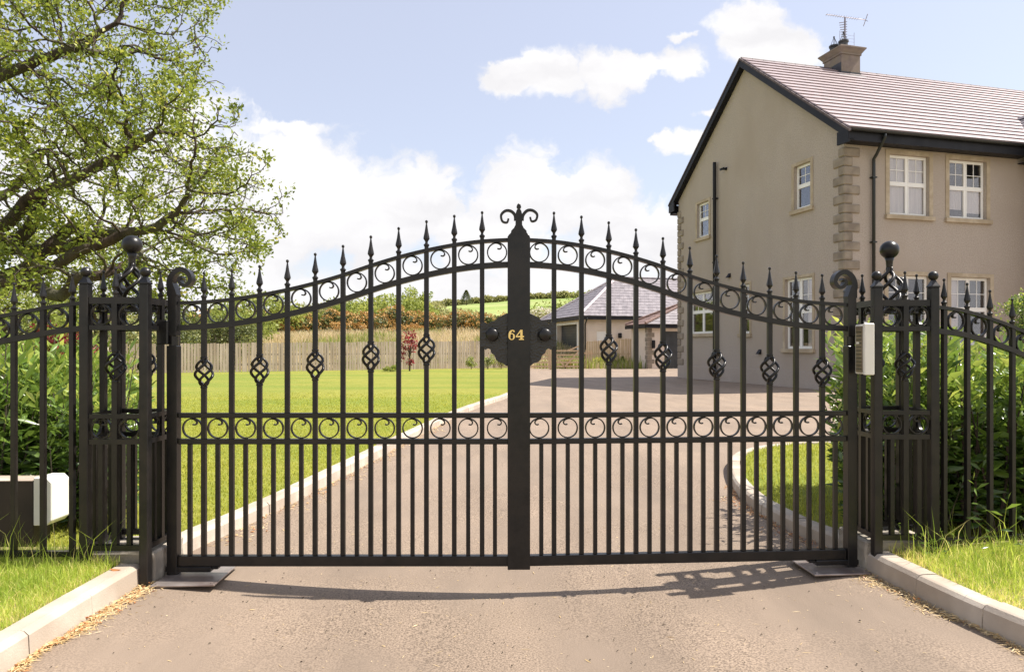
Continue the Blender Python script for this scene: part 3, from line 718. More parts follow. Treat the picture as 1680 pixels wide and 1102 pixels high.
# ------------------------------------------------------------------ the house
TH = R(14.6)
def frame_hit(u, v, P0, th, alongx=True):
    """where the line of sight through (u,v) meets a wall: distance along it and height"""
    d = (math.cos(th),math.sin(th)) if alongx else (-math.sin(th),math.cos(th))
    k = (u-CX)/F
    s = (k*P0[1]-P0[0])/(d[0]-k*d[1]); Y = P0[1]+s*d[1]
    return s, EYE-(v-HY)/F*Y
H0 = (9.70,20.1); HW = 9.95; WT = 7.16; ZE = 7.53; ZR = 11.68; OV = .40
MS = (ZR-ZE)/(HW/2+OV)
house = thing('house', (H0[0],H0[1],0), 'two storey tan rendered house with quoined corners and a slate grey roof', 'house', None, TH)
def cut_wall(name, m, parent, plane, a0, a1, z0, z1, holes, at0, outw, depth=.14, gable=None):
    """a wall sheet with openings and their reveals. plane 'y': wall at y=at0 along x; 'x': at x=at0 along y; outw = sign of outward"""
    A = sorted({a0,a1,*[h[0] for h in holes],*[h[1] for h in holes]}); Z = sorted({z0,z1,*[h[2] for h in holes],*[h[3] for h in holes]})
    b = MB()
    def P(a, z, d=0): return (a, at0-outw*d, z) if plane == 'y' else (at0-outw*d, a, z)
    for i in range(len(A)-1):
        for j in range(len(Z)-1):
            ca, cz = (A[i]+A[i+1])/2, (Z[j]+Z[j+1])/2
            if any(h[0] < ca < h[1] and h[2] < cz < h[3] for h in holes): continue
            b.add([P(A[i],Z[j]),P(A[i+1],Z[j]),P(A[i+1],Z[j+1]),P(A[i],Z[j+1])], [(0,1,2,3)])
    if gable: b.add([P(q[0],q[1]) for q in gable], [tuple(range(len(gable)))])
    for h in holes:
        c = [(h[0],h[2]),(h[1],h[2]),(h[1],h[3]),(h[0],h[3])]
        for i in range(4):
            p, q = c[i], c[(i+1)%4]; b.add([P(*p),P(*q),P(*q,depth),P(*p,depth)], [(0,1,2,3)])
    bm_ = bmesh.new(); me = bpy.data.meshes.new(name); me.from_pydata(b.v,[],b.f); bm_.from_mesh(me)
    bmesh.ops.remove_doubles(bm_, verts=bm_.verts, dist=1e-5); bm_.to_mesh(me); bm_.free()
    me.materials.append(m); o = bpy.data.objects.new(name, me); COL.objects.link(o)
    if parent: o.parent = parent
    return o
def window(parent, plane, h, at0, outw, cols=2, split=.47, label=None, curtain=None, astr=True, surround=.14):
    """upvc casement in opening h=(a0,a1,z0,z1): frame, bars, panes, stone surround and sill"""
    a0, a1, z0, z1 = h; D = .10
    def bx(b, a, c, d0, d1, z, w):
        lo, hi = sorted((at0-outw*d0, at0-outw*d1))
        return b.box(a,c,lo,hi,z,w) if plane == 'y' else b.box(lo,hi,a,c,z,w)
    fr = MB(); t = .055
    bx(fr,a0+.002,a0+t,D,D+.06,z0,z1); bx(fr,a1-t,a1-.002,D,D+.06,z0,z1); bx(fr,a0+t,a1-t,D,D+.06,z0+.002,z0+t); bx(fr,a0+t,a1-t,D,D+.06,z1-t,z1-.002)
    w = (a1-a0-2*t)
    zs = z0+t+(z1-z0-2*t)*(1-split)
    bx(fr,a0+t,a1-t,D-.004,D+.056,zs-.035,zs+.035)
    xs = []
    for c in range(1, cols):
        x = a0+t+w*c/cols; bx(fr,x-.032,x+.032,D,D+.06,z0+t,zs-.035); bx(fr,x-.032,x+.032,D,D+.06,zs+.035,z1-t)
    g = fr.build('window', M['upvc'], parent, bevel=.004)
    if label: g['label'] = label
    cw = w/cols
    for c in range(cols):
        xa = a0+t+cw*c+(.032 if c else 0); xb = a0+t+cw*(c+1)-(.032 if c < cols-1 else 0)
        # inner sashes and panes
        for (za, zb, gl) in ((z0+t,zs-.035,False),(zs+.035,z1-t,astr)):
            s = MB(); e = .028
            bx(s,xa,xa+e,D-.008,D+.04,za,zb); bx(s,xb-e,xb,D-.008,D+.04,za,zb); bx(s,xa+e,xb-e,D-.008,D+.04,za,za+e); bx(s,xa+e,xb-e,D-.008,D+.04,zb-e,zb)
            if gl:
                xm, zm = (xa+xb)/2, (za+zb)/2
                bx(s,xm-.009,xm+.009,D+.012,D+.03,za+e,zb-e)
                bx(s,xa+e,xm-.009,D+.012,D+.03,zm-.009,zm+.009); bx(s,xm+.009,xb-e,D+.012,D+.03,zm-.009,zm+.009)
            s.build('sash', M['upvc'], g)
            p = MB(); bx(p,xa+e,xb-e,D+.02,D+.024,za+e,zb-e); p.build('pane', M['glass'], g)
    # room behind
    r = MB(); dd = 1.6
    lo, hi = a0-.25, a1+.25; za, zb = z0-.2, z1+.12
    def P(a, z, d): return (a, at0-outw*d, z) if plane == 'y' else (at0-outw*d, a, z)
    q = [P(lo,za,.145),P(hi,za,.145),P(hi,zb,.145),P(lo,zb,.145),P(lo,za,dd),P(hi,za,dd),P(hi,zb,dd),P(lo,zb,dd)]
    r.add(q, [(4,5,6,7),(0,1,5,4),(1,2,6,5),(2,3,7,6),(3,0,4,7)]); r.build('room_interior', M['interior'], g)
    if curtain:
        cb = MB()
        for (ca, cb_, z_lo, z_hi) in curtain:
            A0, A1 = a0+(a1-a0)*ca, a0+(a1-a0)*cb_; n = 14; Z0_, Z1_ = z0+(z1-z0)*z_lo, z0+(z1-z0)*z_hi
            for i in range(n):
                x0 = A0+(A1-A0)*i/n; x1 = A0+(A1-A0)*(i+1)/n; d0 = .165+.014*(i%2); d1 = .165+.014*((i+1)%2)
                cb.add([P(x0,Z0_,d0),P(x1,Z0_,d1),P(x1,Z1_,d1),P(x0,Z1_,d0)], [(0,1,2,3)])
        cb.build('curtain', M['curtain'], g)
    if surround:
        s = MB(); k = surround; pr = -.022
        bx(s,a0-k,a0-.001,pr,.0-.0005,z0,z1+k*.9); bx(s,a1+.001,a1+k,pr,-.0005,z0,z1+k*.9); bx(s,a0-.001,a1+.001,pr,-.0005,z1+.001,z1+k*.9)
        s.build('surround', M['trimstone'], g, bevel=.003)
    s = MB(); bx(s,a0-surround-.03,a1+surround+.03,-.09,.09,z0-.13,z0-.001); s.build('sill', M['trimstone'], g, bevel=.008)
    return g
def rect_front(u0, u1, v0, v1):
    s0, _ = frame_hit(u0, 0, H0, TH); s1, _ = frame_hit(u1, 0, H0, TH)
    _, zt = frame_hit((u0+u1)/2, v0, H0, TH); _, zb = frame_hit((u0+u1)/2, v1, H0, TH); return [s0,s1,zb,zt]
def rect_gable(u0, u1, v0, v1):
    s1, _ = frame_hit(u0, 0, H0, TH, False); s0, _ = frame_hit(u1, 0, H0, TH, False)
    _, zt = frame_hit((u0+u1)/2, v0, H0, TH, False); _, zb = frame_hit((u0+u1)/2, v1, H0, TH, False); return [s0,s1,zb,zt]
fw = [rect_front(1459,1524,255,354), rect_front(1557,1618,263,362), rect_front(1457,1525,452,566), rect_front(1560,1624,457,566)]
fw[1][2:] = fw[0][2:]; fw[3][2:] = fw[2][2:]
gw = [rect_gable(1303,1330,269,342), rect_gable(1144,1163,332,389), rect_gable(1132,1171,479,547), rect_gable(1216,1230,466,547), rect_gable(1288,1333,456,572)]
print('front windows', fw); print('gable windows', gw)
WX = 6.75                              # where the wing starts along the front
fwall = cut_wall('wall', M['wall'], house, 'y', 0, WX, 0, WT+.3, fw, 0, -1)
for h, kw in zip(fw, (dict(curtain=[(0,1,0,.52),(0,1,.52,1)], label='upper window nearest the corner with pale blinds'), dict(curtain=[(0,.45,.17,.5),(.55,1,.12,.5)]), dict(), dict(curtain=[(0,.3,0,1)]))):
    window(house, 'y', h, 0, -1, 2, **kw)
zg = lambda y: ZR-abs(y-HW/2)*MS-.10
gpoly = [(0,WT),(HW,WT),(HW,zg(HW)),(HW/2,zg(HW/2)),(0,zg(0))]
gwall = cut_wall('wall', M['wall'], house, 'x', 0, HW, 0, WT, gw, 0, -1, gable=gpoly)
for i, h in enumerate(gw):
    window(house, 'x', h, 0, -1, 2 if i in (2,4) else 1, split=.47, surround=.12 if i < 2 else .1, curtain=[(0,.3,0,1)] if i == 4 else None)
# back and far walls
MB().box(.3,14,HW-.2,HW,0,WT).box(13.8,14,.2,HW-.2,0,WT).build('wall', M['wall'], house)
# base course
b = MB(); b.box(-.035,WX,-.035,-.0,0,.55); b.box(-.035,-.0,-.0,HW+.035,0,.55)
b.build('base_course', M['wall'], house, bevel=.01)
# quoins
for (cx, cy, sy) in ((0,0,1),(0,HW,-1)):
    for i in range(24):
        z0 = .56+i*.2745; lg = i % 2
        gx, gy = ((.52,.22) if lg else (.27,.44))
        b = MB(); y0, y1 = (-.05, gy) if sy > 0 else (HW-gy, HW+.05)
        b.box(-.05, gx, y0, y1, z0+.004, z0+.266)
        b.build('quoin', M['quoin'], house, bevel=.028)
# roof: rows of overlapping tiles
def slope(name, m, parent, e0, e1, r0, r1, rows, thick=.028, jit=1):
    """tiled slope from eave edge e0-e1 to ridge edge r0-r1 (may narrow). Each course is tipped over the one below"""
    e0, e1, r0, r1 = map(Vector, (e0,e1,r0,r1)); nrm = (e1-e0).cross(r0-e0).normalized()
    if nrm.z < 0: nrm = -nrm
    b = MB()
    for i in range(rows):
        a, c = i/rows, min(1,(i+1.35)/rows)
        L0, R0 = e0.lerp(r0,a), e1.lerp(r1,a); L1, R1 = e0.lerp(r0,c), e1.lerp(r1,c)
        ln = (R0-L0).length; k = max(1,int(ln/.33)); st = (i % 2)*.5
        cuts = [0]+[min(1,max(0,(j+st)/k)) for j in range(1,k+1)]+([1] if st else [])
        for j in range(len(cuts)-1):
            g = (.0035 if jit == 1 else -.0001)/max(ln,.01); p, q = cuts[j]+g, cuts[j+1]-g
            if q <= p: continue
            d = random.gauss(0,.0016)*jit
            A, B = L0.lerp(R0,p), L0.lerp(R0,q); Cc, Dd = L1.lerp(R1,q), L1.lerp(R1,p)
            top = nrm*(thick*1.9+d); bt = nrm*(thick*.9+d)
            b.add([A+bt,B+bt,Cc,Dd,A+top,B+top,Cc+nrm*thick,Dd+nrm*thick], [(0,1,5,4),(4,5,6,7),(1,2,6,5),(3,0,4,7)])
    # underlay
    b.add([e0+nrm*.0,e1,r1,r0], [(0,1,2,3)])
    return b.build(name, m, parent)
XL = -.2
slope('roof', M['tile'], house, (XL,-OV,ZE),(14.2,-OV,ZE),(XL,HW/2,ZR),(14.2,HW/2,ZR), 19, .056, .35)
rf = slope('roof', M['tile'], house, (XL,HW+OV,ZE),(14.2,HW+OV,ZE),(XL,HW/2,ZR),(14.2,HW/2,ZR), 20)
rd = MB()
for i in range(32):
    rd.prism([(HW/2-.13,ZR-.03),(HW/2,ZR+.105),(HW/2+.13,ZR-.03)], 'x', XL+.01+i*.45, XL+i*.45+.44)
rd.build('ridge_tile', M['ridge'], rf)
# barge boards with soffit box
for s in (0,1):
    def yz(t, dz): 
        y = -OV-.05+t*(HW/2+OV+.05); z = ZE-.05*MS+t*(HW/2+OV+.05)*MS+dz
        return (HW-y if s else y, z)
    pts = [yz(0,-.02),yz(1,-.02),yz(1,-.26),yz(0,-.26)]
    MB().prism(pts, 'x', XL-.04, XL-.012).build('barge_board', M['fascia'], house)
    MB().prism([yz(0,-.22),yz(1,-.22),yz(1,-.242),yz(0,-.242)], 'x', XL-.010, -.002).build('soffit', M['fascia'], house)
    MB().prism([yz(-.004,.055),yz(1.0,.055),yz(1,-.018),yz(-.004,-.018)], 'x', XL-.06, XL+.03).build('verge_tile', M['ridge'], house)
    # boxed end of the eaves
    yb = -OV-.04; ye = 0.0
    q = [(yb,ZE-.04),(.02,ZE-.04+(OV)*MS-.25),(.02,7.17),(yb,7.16)]
    if s: q = [(HW-a,z) for a,z in q]
    MB().prism(q, 'x', XL-.045, XL+.01).build('eaves_box', M['fascia'], house)
# front eaves: fascia, soffit, gutter
MB().box(XL+.012,WX-.3,-OV-.022,-OV,7.22,ZE-.02).build('fascia', M['fascia'], house)
MB().box(XL+.012,WX-.3,-OV,-.002,7.235,7.25).build('soffit', M['fascia'], house)
MB().box(XL+.012,14,HW+OV,HW+OV+.02,WT-.1,ZE-.02).build('fascia', M['fascia'], house)
MB().box(XL+.012,14,HW+.002,HW+OV,WT-.09,WT-.07).build('soffit', M['fascia'], house)
def gutter(parent, x0, x1, y, z, r=.065):
    n = 8; vs = []; 
    for x in (x0,x1):
        for i in range(n+1): a = math.pi*i/n; vs.append((x,y-r*math.cos(a)*1.0,z-r*math.sin(a)))
        for i in range(n,-1,-1): a = math.pi*i/n; vs.append((x,y-(r-.008)*math.cos(a),z-(r-.008)*math.sin(a)))
    m = 2*(n+1); return MB().add(vs, [(i,(i+1)%m,(i+1)%m+m,i+m) for i in range(m)]+[tuple(range(m)),tuple(range(m,2*m))]).build('gutter', M['pipe'], parent)
gutter(house, XL, WX-.32, -OV-.095, ZE-.0)
dx = frame_hit(1430,300,H0,TH)[0]
dp = MB().tube([(dx+.02,-OV-.095,ZE-.06),(dx+.02,-OV-.09,ZE-.16),(dx+.0,-.2,WT-.2),(dx,-.085,WT-.32),(dx,-.085,WT-.5),(dx,-.085,.1)], .046, 12)
dp_ = dp.build('downpipe', M['pipe'], house, True)
cl = MB()
for z in (6.3,4.4,2.4,.8): cl.box(dx-.075,dx+.075,-.14,-.001,z-.02,z+.02)
cl.build('pipe_clip', M['pipe'], dp_)
gy, gzt = frame_hit(1174.5, 268, H0, TH, False)
gy -= .1
sv = MB().tube([(-.12,gy,gzt),(-.12,gy,gzt-.2),(-.12,gy,.2)], .068, 12).build('soil_pipe', M['fascia'], house, True)
c2 = MB()
for z in (gzt-1.4,4.6,2.6,1): c2.box(-.18,-.001,gy-.085,gy+.085,z-.02,z+.02)
c2.build('pipe_clip', M['fascia'], sv)
def at_gable(u, v): return frame_hit(u, v, H0, TH, False)
y, z = at_gable(1192,277)
b = MB().box(-.05,-.001,y-.04,y+.04,z-.05,z+.05); b.lathe((-.13,y,z-.05), [(0,.05),(.05,.065),(.1,.03)], 10); b.box(-.12,-.05,y-.015,y+.015,z-.02,z+.02); b.box(-.2,-.14,y+.03,y+.16,z-.04,z+.03)
b.build('security_light', M['fascia'], house)
for (u, v) in ((1197,452),(1247,577)):
    y, z = at_gable(u, v); MB().prism([(-.001,z-.08),(-.13,z-.08),(-.001,z+.09)], 'y', y-.08, y+.08).build('wall_vent', M['fascia'], house)
# chimney
ch = MB().box(3.69,4.52,HW/2-.48,HW/2+.46,10.6,12.12).build('chimney', M['chim'], house, bevel=.008)
cc = MB()
for (z0, z1, o0, o1) in ((12.121,12.2,.03,.03),(12.2,12.26,.04,.08),(12.26,12.34,.08,.14),(12.34,12.39,.15,.15),(12.39,12.42,.14,.1)):
    x0, x1, y0, y1 = 3.69, 4.52, HW/2-.48, HW/2+.46
    cc.add([(x0-o0,y0-o0,z0),(x1+o0,y0-o0,z0),(x1+o0,y1+o0,z0),(x0-o0,y1+o0,z0),(x0-o1,y0-o1,z1),(x1+o1,y0-o1,z1),(x1+o1,y1+o1,z1),(x0-o1,y1+o1,z1)], [(3,2,1,0),(4,5,6,7),(0,1,5,4),(1,2,6,5),(2,3,7,6),(3,0,4,7)])
cc.build('cap', M['chim'], ch)
for (px, py) in ((4.0,HW/2-.22),(3.95,HW/2+.22)):
    MB().lathe((px,py,12.45), [(-.05,.16),(.2,.15),(.22,.18),(.28,.18),(.28,.13),(.1,.12)], 16).build('chimney_pot', M['pot'], ch)
    q = MB()
    for k in range(6):
        a = k*math.pi/3; q.tube([(px+.15*math.cos(a),py+.15*math.sin(a),12.72),(px,py,13.06)], .008, 5)
    q.sphere((px,py,13.06), .035, 8, 6); q.build('pot_guard', M['pot'], ch)
fl = MB().box(3.5,4.45,HW/2-.78,HW/2-.5,ZR-.52,ZR-.50)
b = MB().add([(3.45,HW/2-.75,ZR-.75*MS+.10),(4.65,HW/2-.75,ZR-.75*MS+.10),(4.65,HW/2-.485,ZR-.485*MS+.12),(3.45,HW/2-.485,ZR-.485*MS+.12)], [(0,1,2,3)]).build('flashing', M['pot'], ch)
b = MB().box(3.67,4.54,HW/2-.50,HW/2-.482,ZR-.50,ZR-.20).box(3.672,3.69,HW/2-.48,HW/2+.46,ZR-.4,ZR+.14).build('flashing', M['pot'], ch)
ae = thing('tv_aerial', (0,0,0), 'television aerials on a thin mast clamped to the chimney', 'aerial')
ae.parent = house; del ae['label'], ae['category']
ae.location = (4.22,HW/2-.02,12.2)
q = MB().tube([(0,0,0),(0,0,1.55)], .02, 6).build('mast', M['alu'], ae)
q = MB()                                 # upper yagi
a0, a1 = Vector((-.62,.25,1.68)), Vector((.72,-.25,1.40)); q.tube([a0,a1], .012, 5); d = (a1-a0).normalized(); sd = d.cross(Vector((0,0,1))).normalized()
for i in range(14): c = a0.lerp(a1, .02+i*.06); q.tube([c-sd*.11,c+sd*.11], .006, 4)
for k in (-1,1): q.tube([a1-sd*.0,a1+Vector((.0,0,.14*k))+sd*.2], .012, 4); q.tube([a1,a1+Vector((.0,0,.14*k))-sd*.2], .012, 4)
q.build('yagi_aerial', M['alu'], ae)
q = MB()                                 # end-on yagi seen as a ladder
for i in range(9): z = .62+i*.095; q.tube([(-.11,-.0+i*.02,z),(.11,-.0-i*.0,z)], .014, 4)
q.tube([(0,-.04,.55),(0,-.04,1.5)], .016, 5); q.build('yagi_aerial', M['alu'], ae)
q = MB()
for x in (-.3,.34): q.tube([(x,-.1,.05),(x,-.1,.95)], .007, 4)
for i in range(7): q.tube([(.05,-.1,.1+i*.12),(.34,-.1,.1+i*.12)], .004, 4)
q.build('grid_aerial', M['alu'], ae)
# projecting front wing with its own little roof
WPJ = 1.3; wh = 1.75; wxr = WX+wh-.05
MB().box(WX,WX+3.4,-WPJ,-.0,0,WT+.3).build('wing_wall', M['wall'], house)
wz = ZE+(wh+.3)*MS
slope('wing_roof', M['tile2'], house, (WX-.3,1.9,ZE),(WX-.3,-WPJ-.3,ZE),(wxr,1.9,wz),(wxr,-WPJ-.3,wz), 11)
slope('wing_roof', M['tile2'], house, (WX+3.75,1.9,ZE),(WX+3.75,-WPJ-.3,ZE),(wxr,1.9,wz),(wxr,-WPJ-.3,wz), 11)
MB().prism([(wxr-.12,wz+.0),(wxr,wz+.12),(wxr+.12,wz+.0)], 'y', -WPJ-.32, 2.2).build('ridge_tile', M['tile2'], house)
MB().prism([(WX,WT),(WX+3.4,WT),(wxr,wz-.1)], 'y', -WPJ+.001, -WPJ+.1).build('wing_wall', M['wall'], house)
MB().box(WX-.32,WX-.30,-WPJ-.3,-.42,WT-.1,ZE-.02).build('fascia', M['fascia'], house)
MB().box(WX-.3,WX-.001,-WPJ-.3,-.002,WT-.09,WT-.07).build('soffit', M['fascia'], house)
# lead valley where the roofs meet
n = 8; q = MB()
for i in range(1):
    A = Vector((WX-.36,-OV-.02,ZE+.07)); B = Vector((WX-.36+1.95,1.55,ZE+.07+1.97*MS)); s_ = Vector((.10,-.04,.02)); q.add([A-s_*1.2,A+s_*.5,B+s_*.5,B-s_*1.2], [(0,1,2,3)])
q.build('valley_lead', M['lead'], house)
# ------------------------------------------------------------------ garage and annexe
def hip_building(name, x0, y0, th, w, d, eave, rise, label, wallm, tilem, holes=(), sideholes=(), ov=.4, rows=14, hipm=None, hx=None):
    g = thing(name, (x0,y0,0), label, name.split('_')[-1], None, th)
    cut_wall('wall', wallm, g, 'y', 0, w, 0, eave, list(holes), 0, -1, .2)
    cut_wall('wall', wallm, g, 'x', 0, d, 0, eave, list(sideholes), 0, -1, .5)
    MB().box(0.02,w,d-.2,d,0,eave).box(w-.2,w,0.02,d-.2,0,eave).build('wall', wallm, g)
    A = (-ov,-ov,eave+.08); B = (w+ov,-ov,eave+.08); Cc = (w+ov,d+ov,eave+.08); D = (-ov,d+ov,eave+.08)
    R0 = (hx or d/2,d/2,eave+rise); R1 = (w-d/2,d/2,eave+rise)
    slope('roof', tilem, g, A,B,R0,R1, rows); slope('roof', hipm or tilem, g, D,A,R0,R0, rows); slope('roof', tilem, g, Cc,D,R1,R0, rows)
    for a in (A,D):
        h = MB().tube([Vector(a)+Vector((0,0,.08)),Vector(R0)+Vector((0,0,.09))], .09, 6).build('hip_tile', M['lead'] if not hipm else hipm, g)
    MB().tube([Vector(R0)+Vector((0,0,.07)),Vector(R1)+Vector((0,0,.07))], .08, 6).build('ridge_tile', tilem, g)
    f = MB().box(-ov,w+ov,-ov-.02,-ov+.0,eave-.14,eave+.07).box(-ov-.02,-ov,-ov,d+ov,eave-.14,eave+.07).build('fascia', M['fascia'], g)
    MB().box(-ov+.002,w,-ov+.002,-.002,eave-.13,eave-.11).box(-ov+.002,-.002,-.002,d,eave-.13,eave-.11).build('soffit', M['fascia'], g)
    return g
G0 = (4.87,47.0)
def gh(u, v, ax=True): return frame_hit(u, v, G0, TH, ax)
s1, _ = gh(945,0,False); s0 = s1; sa = gh(947,0,False)[0]; sb = gh(914,0,False)[0]
gar = hip_building('garage', G0[0], G0[1], TH, 14, 8.6, 3.35, 3.2, 'detached beige garage with a hipped grey tiled roof beyond the drive', M['wall2'], M['tile2'],
    holes=[[gh(979,0)[0],gh(998,0)[0],gh(0,559)[1] if False else 1.75,2.45]], sideholes=[[sa,sb,.02,2.95]])
MB().box(.35,.42,sa,sb,.02,2.95).build('garage_door', M['door_dark'], gar)
q = MB()
for i in range(14): q.box(.335,.349,sa+.02,sb-.02,.1+i*.2,.11+i*.2)
q.build('door_slat', M['fascia'], gar)
MB().box(-.03,-.001,sa-.25,sa,.0,3.1).box(-.03,-.001,sb,sb+.25,.0,3.1).box(-.03,-.001,sa,sb,2.952,3.1).build('door_surround', M['upvc'], gar)
h = [gh(979,0)[0],gh(998,0)[0],1.75,2.45]
MB().box(h[0],h[1],.05,.09,h[2],h[3]).build('window_blind', M['upvc'], gar)
MB().tube([(.1,-.45,3.3),(.1,-.3,3.1),(.1,-.09,2.9),(.1,-.09,.1)], .05, 8).build('downpipe', M['pipe'], gar, True)
MB().box(gh(1016,0)[0]-.1,gh(1016,0)[0]+.1,-.25,-.001,1.95,2.3).build('wall_lamp', M['fascia'], gar, bevel=.03)
A0 = (8.29,42.0)
def ah(u): return frame_hit(u, 0, A0, TH)[0]
ann = hip_building('garden_annexe', A0[0], A0[1], TH, 7.5, 2.4, 2.62, 1.65, 'low beige annexe with a dark door half hidden behind the house', M['wall2'], M['tile2'],
    holes=[[ah(1090),ah(1090)+2.6,.02,2.3]], rows=9, ov=.3, hipm=M['tilered'], hx=3.6)
ann['category'] = 'annexe'
MB().box(ah(1090),ah(1090)+2.6,.1,.15,.02,2.3).build('garage_door', M['door_dark'], ann)
MB().box(ah(1071)-.08,ah(1071)+.08,-.2,-.001,1.25,1.75).build('wall_lamp', M['fascia'], ann, bevel=.03)
for i in range(9):
    l = .42 if i % 2 else .26
    MB().box(-.03,l,-.03,.5-l*.5,.05+i*.27,.05+i*.27+.25).build('quoin', M['quoin'], ann, bevel=.012)

# ------------------------------------------------------------------ fences and field gates
def board_fence(name, a, b, h0, h1, z0, pitch, w, m, label, postsp=2.4, gapn=0):
    a, b = Vector(a), Vector(b); L = (b-a).length; d = (b-a).normalized(); ang = math.atan2(d.y,d.x)
    g = thing(name, (a.x,a.y,z0), label, 'fence', None, ang)
    q = MB(); n = int(L/pitch)
    for i in range(n):
        x = i*pitch+random.gauss(0,.006); h = h0+(h1-h0)*x/L+random.gauss(0,.012); ww = w*random.uniform(.94,1.04); yy = random.gauss(0,.005); t = random.gauss(0,.006)
        q.add([(x,yy,.02),(x+ww,yy,.02),(x+ww+t,yy,h),(x+t,yy,h),(x,yy+.02,.02),(x+ww,yy+.02,.02),(x+ww+t,yy+.02,h),(x+t,yy+.02,h)], [(3,2,1,0),(4,5,6,7),(0,1,5,4),(1,2,6,5),(2,3,7,6),(3,0,4,7)])
    q.build('boards', m, g)
    for z in (.35,.85):
        MB().box(0,L,.03,.075,z,z+.09).build('rail', m, g)
    for i in range(int(L/postsp)+1):
        x = i*postsp; MB().box(x-.05,x+.05,.08,.18,-.1,h0+(h1-h0)*x/L-.08).build('post', m, g)
    return g
board_fence('timber_fence', (-22.5,29.7), (-.2,41.2), 1.34, 1.66, .06, .145, .118, M['timber'], 'long weathered close-boarded timber fence along the far edge of the lawn')
board_fence('timber_fence', (4.95,45.6), (8.22,44.4), 1.72, 1.9, .0, .15, .125, M['newtimber'], 'short pale timber board fence between the garage and the annexe')
def field_gate(x0, x1, y, label, heel):
    g = thing('field_gate', ((x0+x1)/2,y,0), label, 'timber gate', 'timber field gates at the end of the drive')
    w = (x1-x0)/2; H = 1.12
    for i, z in enumerate((.14,.38,.60,.82,1.07)): MB().box(-w+.05,w-.05,-.015,.015,z,z+.085).build('rail', M['newtimber'], g)
    for s in (-1,1):
        top = H+.32 if s == heel else H+.06
        MB().box(s*w-.05,s*w+.05,-.035,.035,.06,top).build('stile', M['newtimber'], g)
    MB().bar((heel*(w-.1),-.03,1.05),(-heel*(w*.1),-.03,.16),.02,.09,up=(0,0,1)).build('brace', M['newtimber'], g)
    MB().bar((-heel*(w-.1),-.03,.95),(-heel*(w*.1),-.03,.18),.02,.09,up=(0,0,1)).build('brace', M['newtimber'], g)
    MB().bar((heel*(w-.02),.025,H+.28),(heel*(w-.75),.025,1.1),.02,.08,up=(0,0,1)).build('heel_brace', M['newtimber'], g)
    return g
field_gate(-.75, 2.2, 40.8, 'left pale timber five-bar gate at the end of the drive', 1)
field_gate(2.38, 4.02, 40.8, 'right pale timber five-bar gate in front of the garage', 1)
for x, lab in ((2.29,'stout timber gate post between the two field gates'),(4.14,'stout timber gate post at the garage end of the field gates')):
    o = MB().box(x-.07,x+.07,40.75,40.89,0,1.35).build('gate_post', M['newtimber'], None, bevel=.012); tag(o, lab, 'gate post')
tx = thing('trellis_panel', (4.25,42.6,0), 'low timber rail panel beside the planting bed', 'fence')
for i in range(5): MB().box(-.05+i*.17,.03+i*.17,-.01,.01,.05,1.15).build('board', M['newtimber'], tx)
MB().box(-.05,.75,.012,.05,.9,1.0).build('rail', M['newtimber'], tx)

# brown planter with a white end, behind the left railing
tr = thing('planter', (-2.905,4.265,.1), 'long dark brown planter box with white end panel behind the left railing', 'planter', None, 0)
MB().box(-1.6,-.003,-.08,.08,-.05,.385).build('trough', M['box_brown'], tr, bevel=.006)
MB().box(-1.6,-.003,-.085,.085,.387,.393).build('rim', M['timber'], tr)
MB().prism([(0,.12),(0,.41),(.08,.41),(.11,.38),(.11,.15),(.08,.12)], 'y', -.086, .086).build('end_panel', M['box_white'], tr, bevel=.004)

# ------------------------------------------------------------------ plants
def hedge(name, label, x0, x1, y0, y1, ztop, n, seed, zfun=None, gap=.0, cat='hedge', mleaf='leaf_laurel', Ls=.12):
    """laurel: upright stems with whorls of long leaves at the tips and along the shoots"""
    global rng
    g = thing(name, ((x0+x1)/2,(y0+y1)/2,.08), label, cat)
    r = np.random.default_rng(seed); P = []; D = []; L = []; RN = []
    st = MB(); cx, cy = (x0+x1)/2, (y0+y1)/2
    for i in range(n):
        x = r.uniform(x0,x1); y = r.uniform(y0,y1)
        if y > 4.2 and abs(x) < y*(.565 if x < 0 else .492): continue
        top = ztop(x,y)*(.93+.09*r.normal()) if callable(ztop) else ztop
        h = max(.15, top*(1 if r.random() < .45 else r.uniform(.2,1)))
        lean = r.normal(size=2)*.10; nodes = int(5+h*11)
        if i % 4 == 0: st.tube([(x-cx,y-cy,0),(x-cx+lean[0]*.5,y-cy+lean[1]*.5,h*.5),(x-cx+lean[0],y-cy+lean[1],h)], [.009*Ls/.15,.006*Ls/.15,.003*Ls/.15], 5)
        for k in range(nodes):
            t = 1-(k/nodes)**1.25*.92; a = k*2.4+r.random()
            base = np.array([x-cx+lean[0]*t, y-cy+lean[1]*t, h*t])
            up = .95*(t**3)+.15; d = np.array([math.cos(a),math.sin(a),up+r.normal()*.18])
            if k == 0: d[2] = 2.2
            P.append(base); D.append(d); L.append(Ls*(.6+.55*r.random())*(.75 if k < 2 else 1)); RN.append(np.clip((.62 if k < 5 else .25)*(h*t/max(top,.1))**1.5 + r.random()*.38,0,1))  # leaf colour darkens lower down, painting in the shade inside the hedge
    P = np.array(P); 
    sv = rng; rng = r
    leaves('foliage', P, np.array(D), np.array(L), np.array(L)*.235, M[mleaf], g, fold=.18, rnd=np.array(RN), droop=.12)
    rng = sv
    st.build('stems', M['bark'], g)
    return g
hedge('laurel_hedge', 'bright green laurel hedge behind the left railing', -6.2, -2.42, 4.62, 6.0, lambda x,y: .96+.10*math.sin(x*3)+.08*(y-4.8)+.1*max(0,-2.9-x), 1800, 3, Ls=.185)
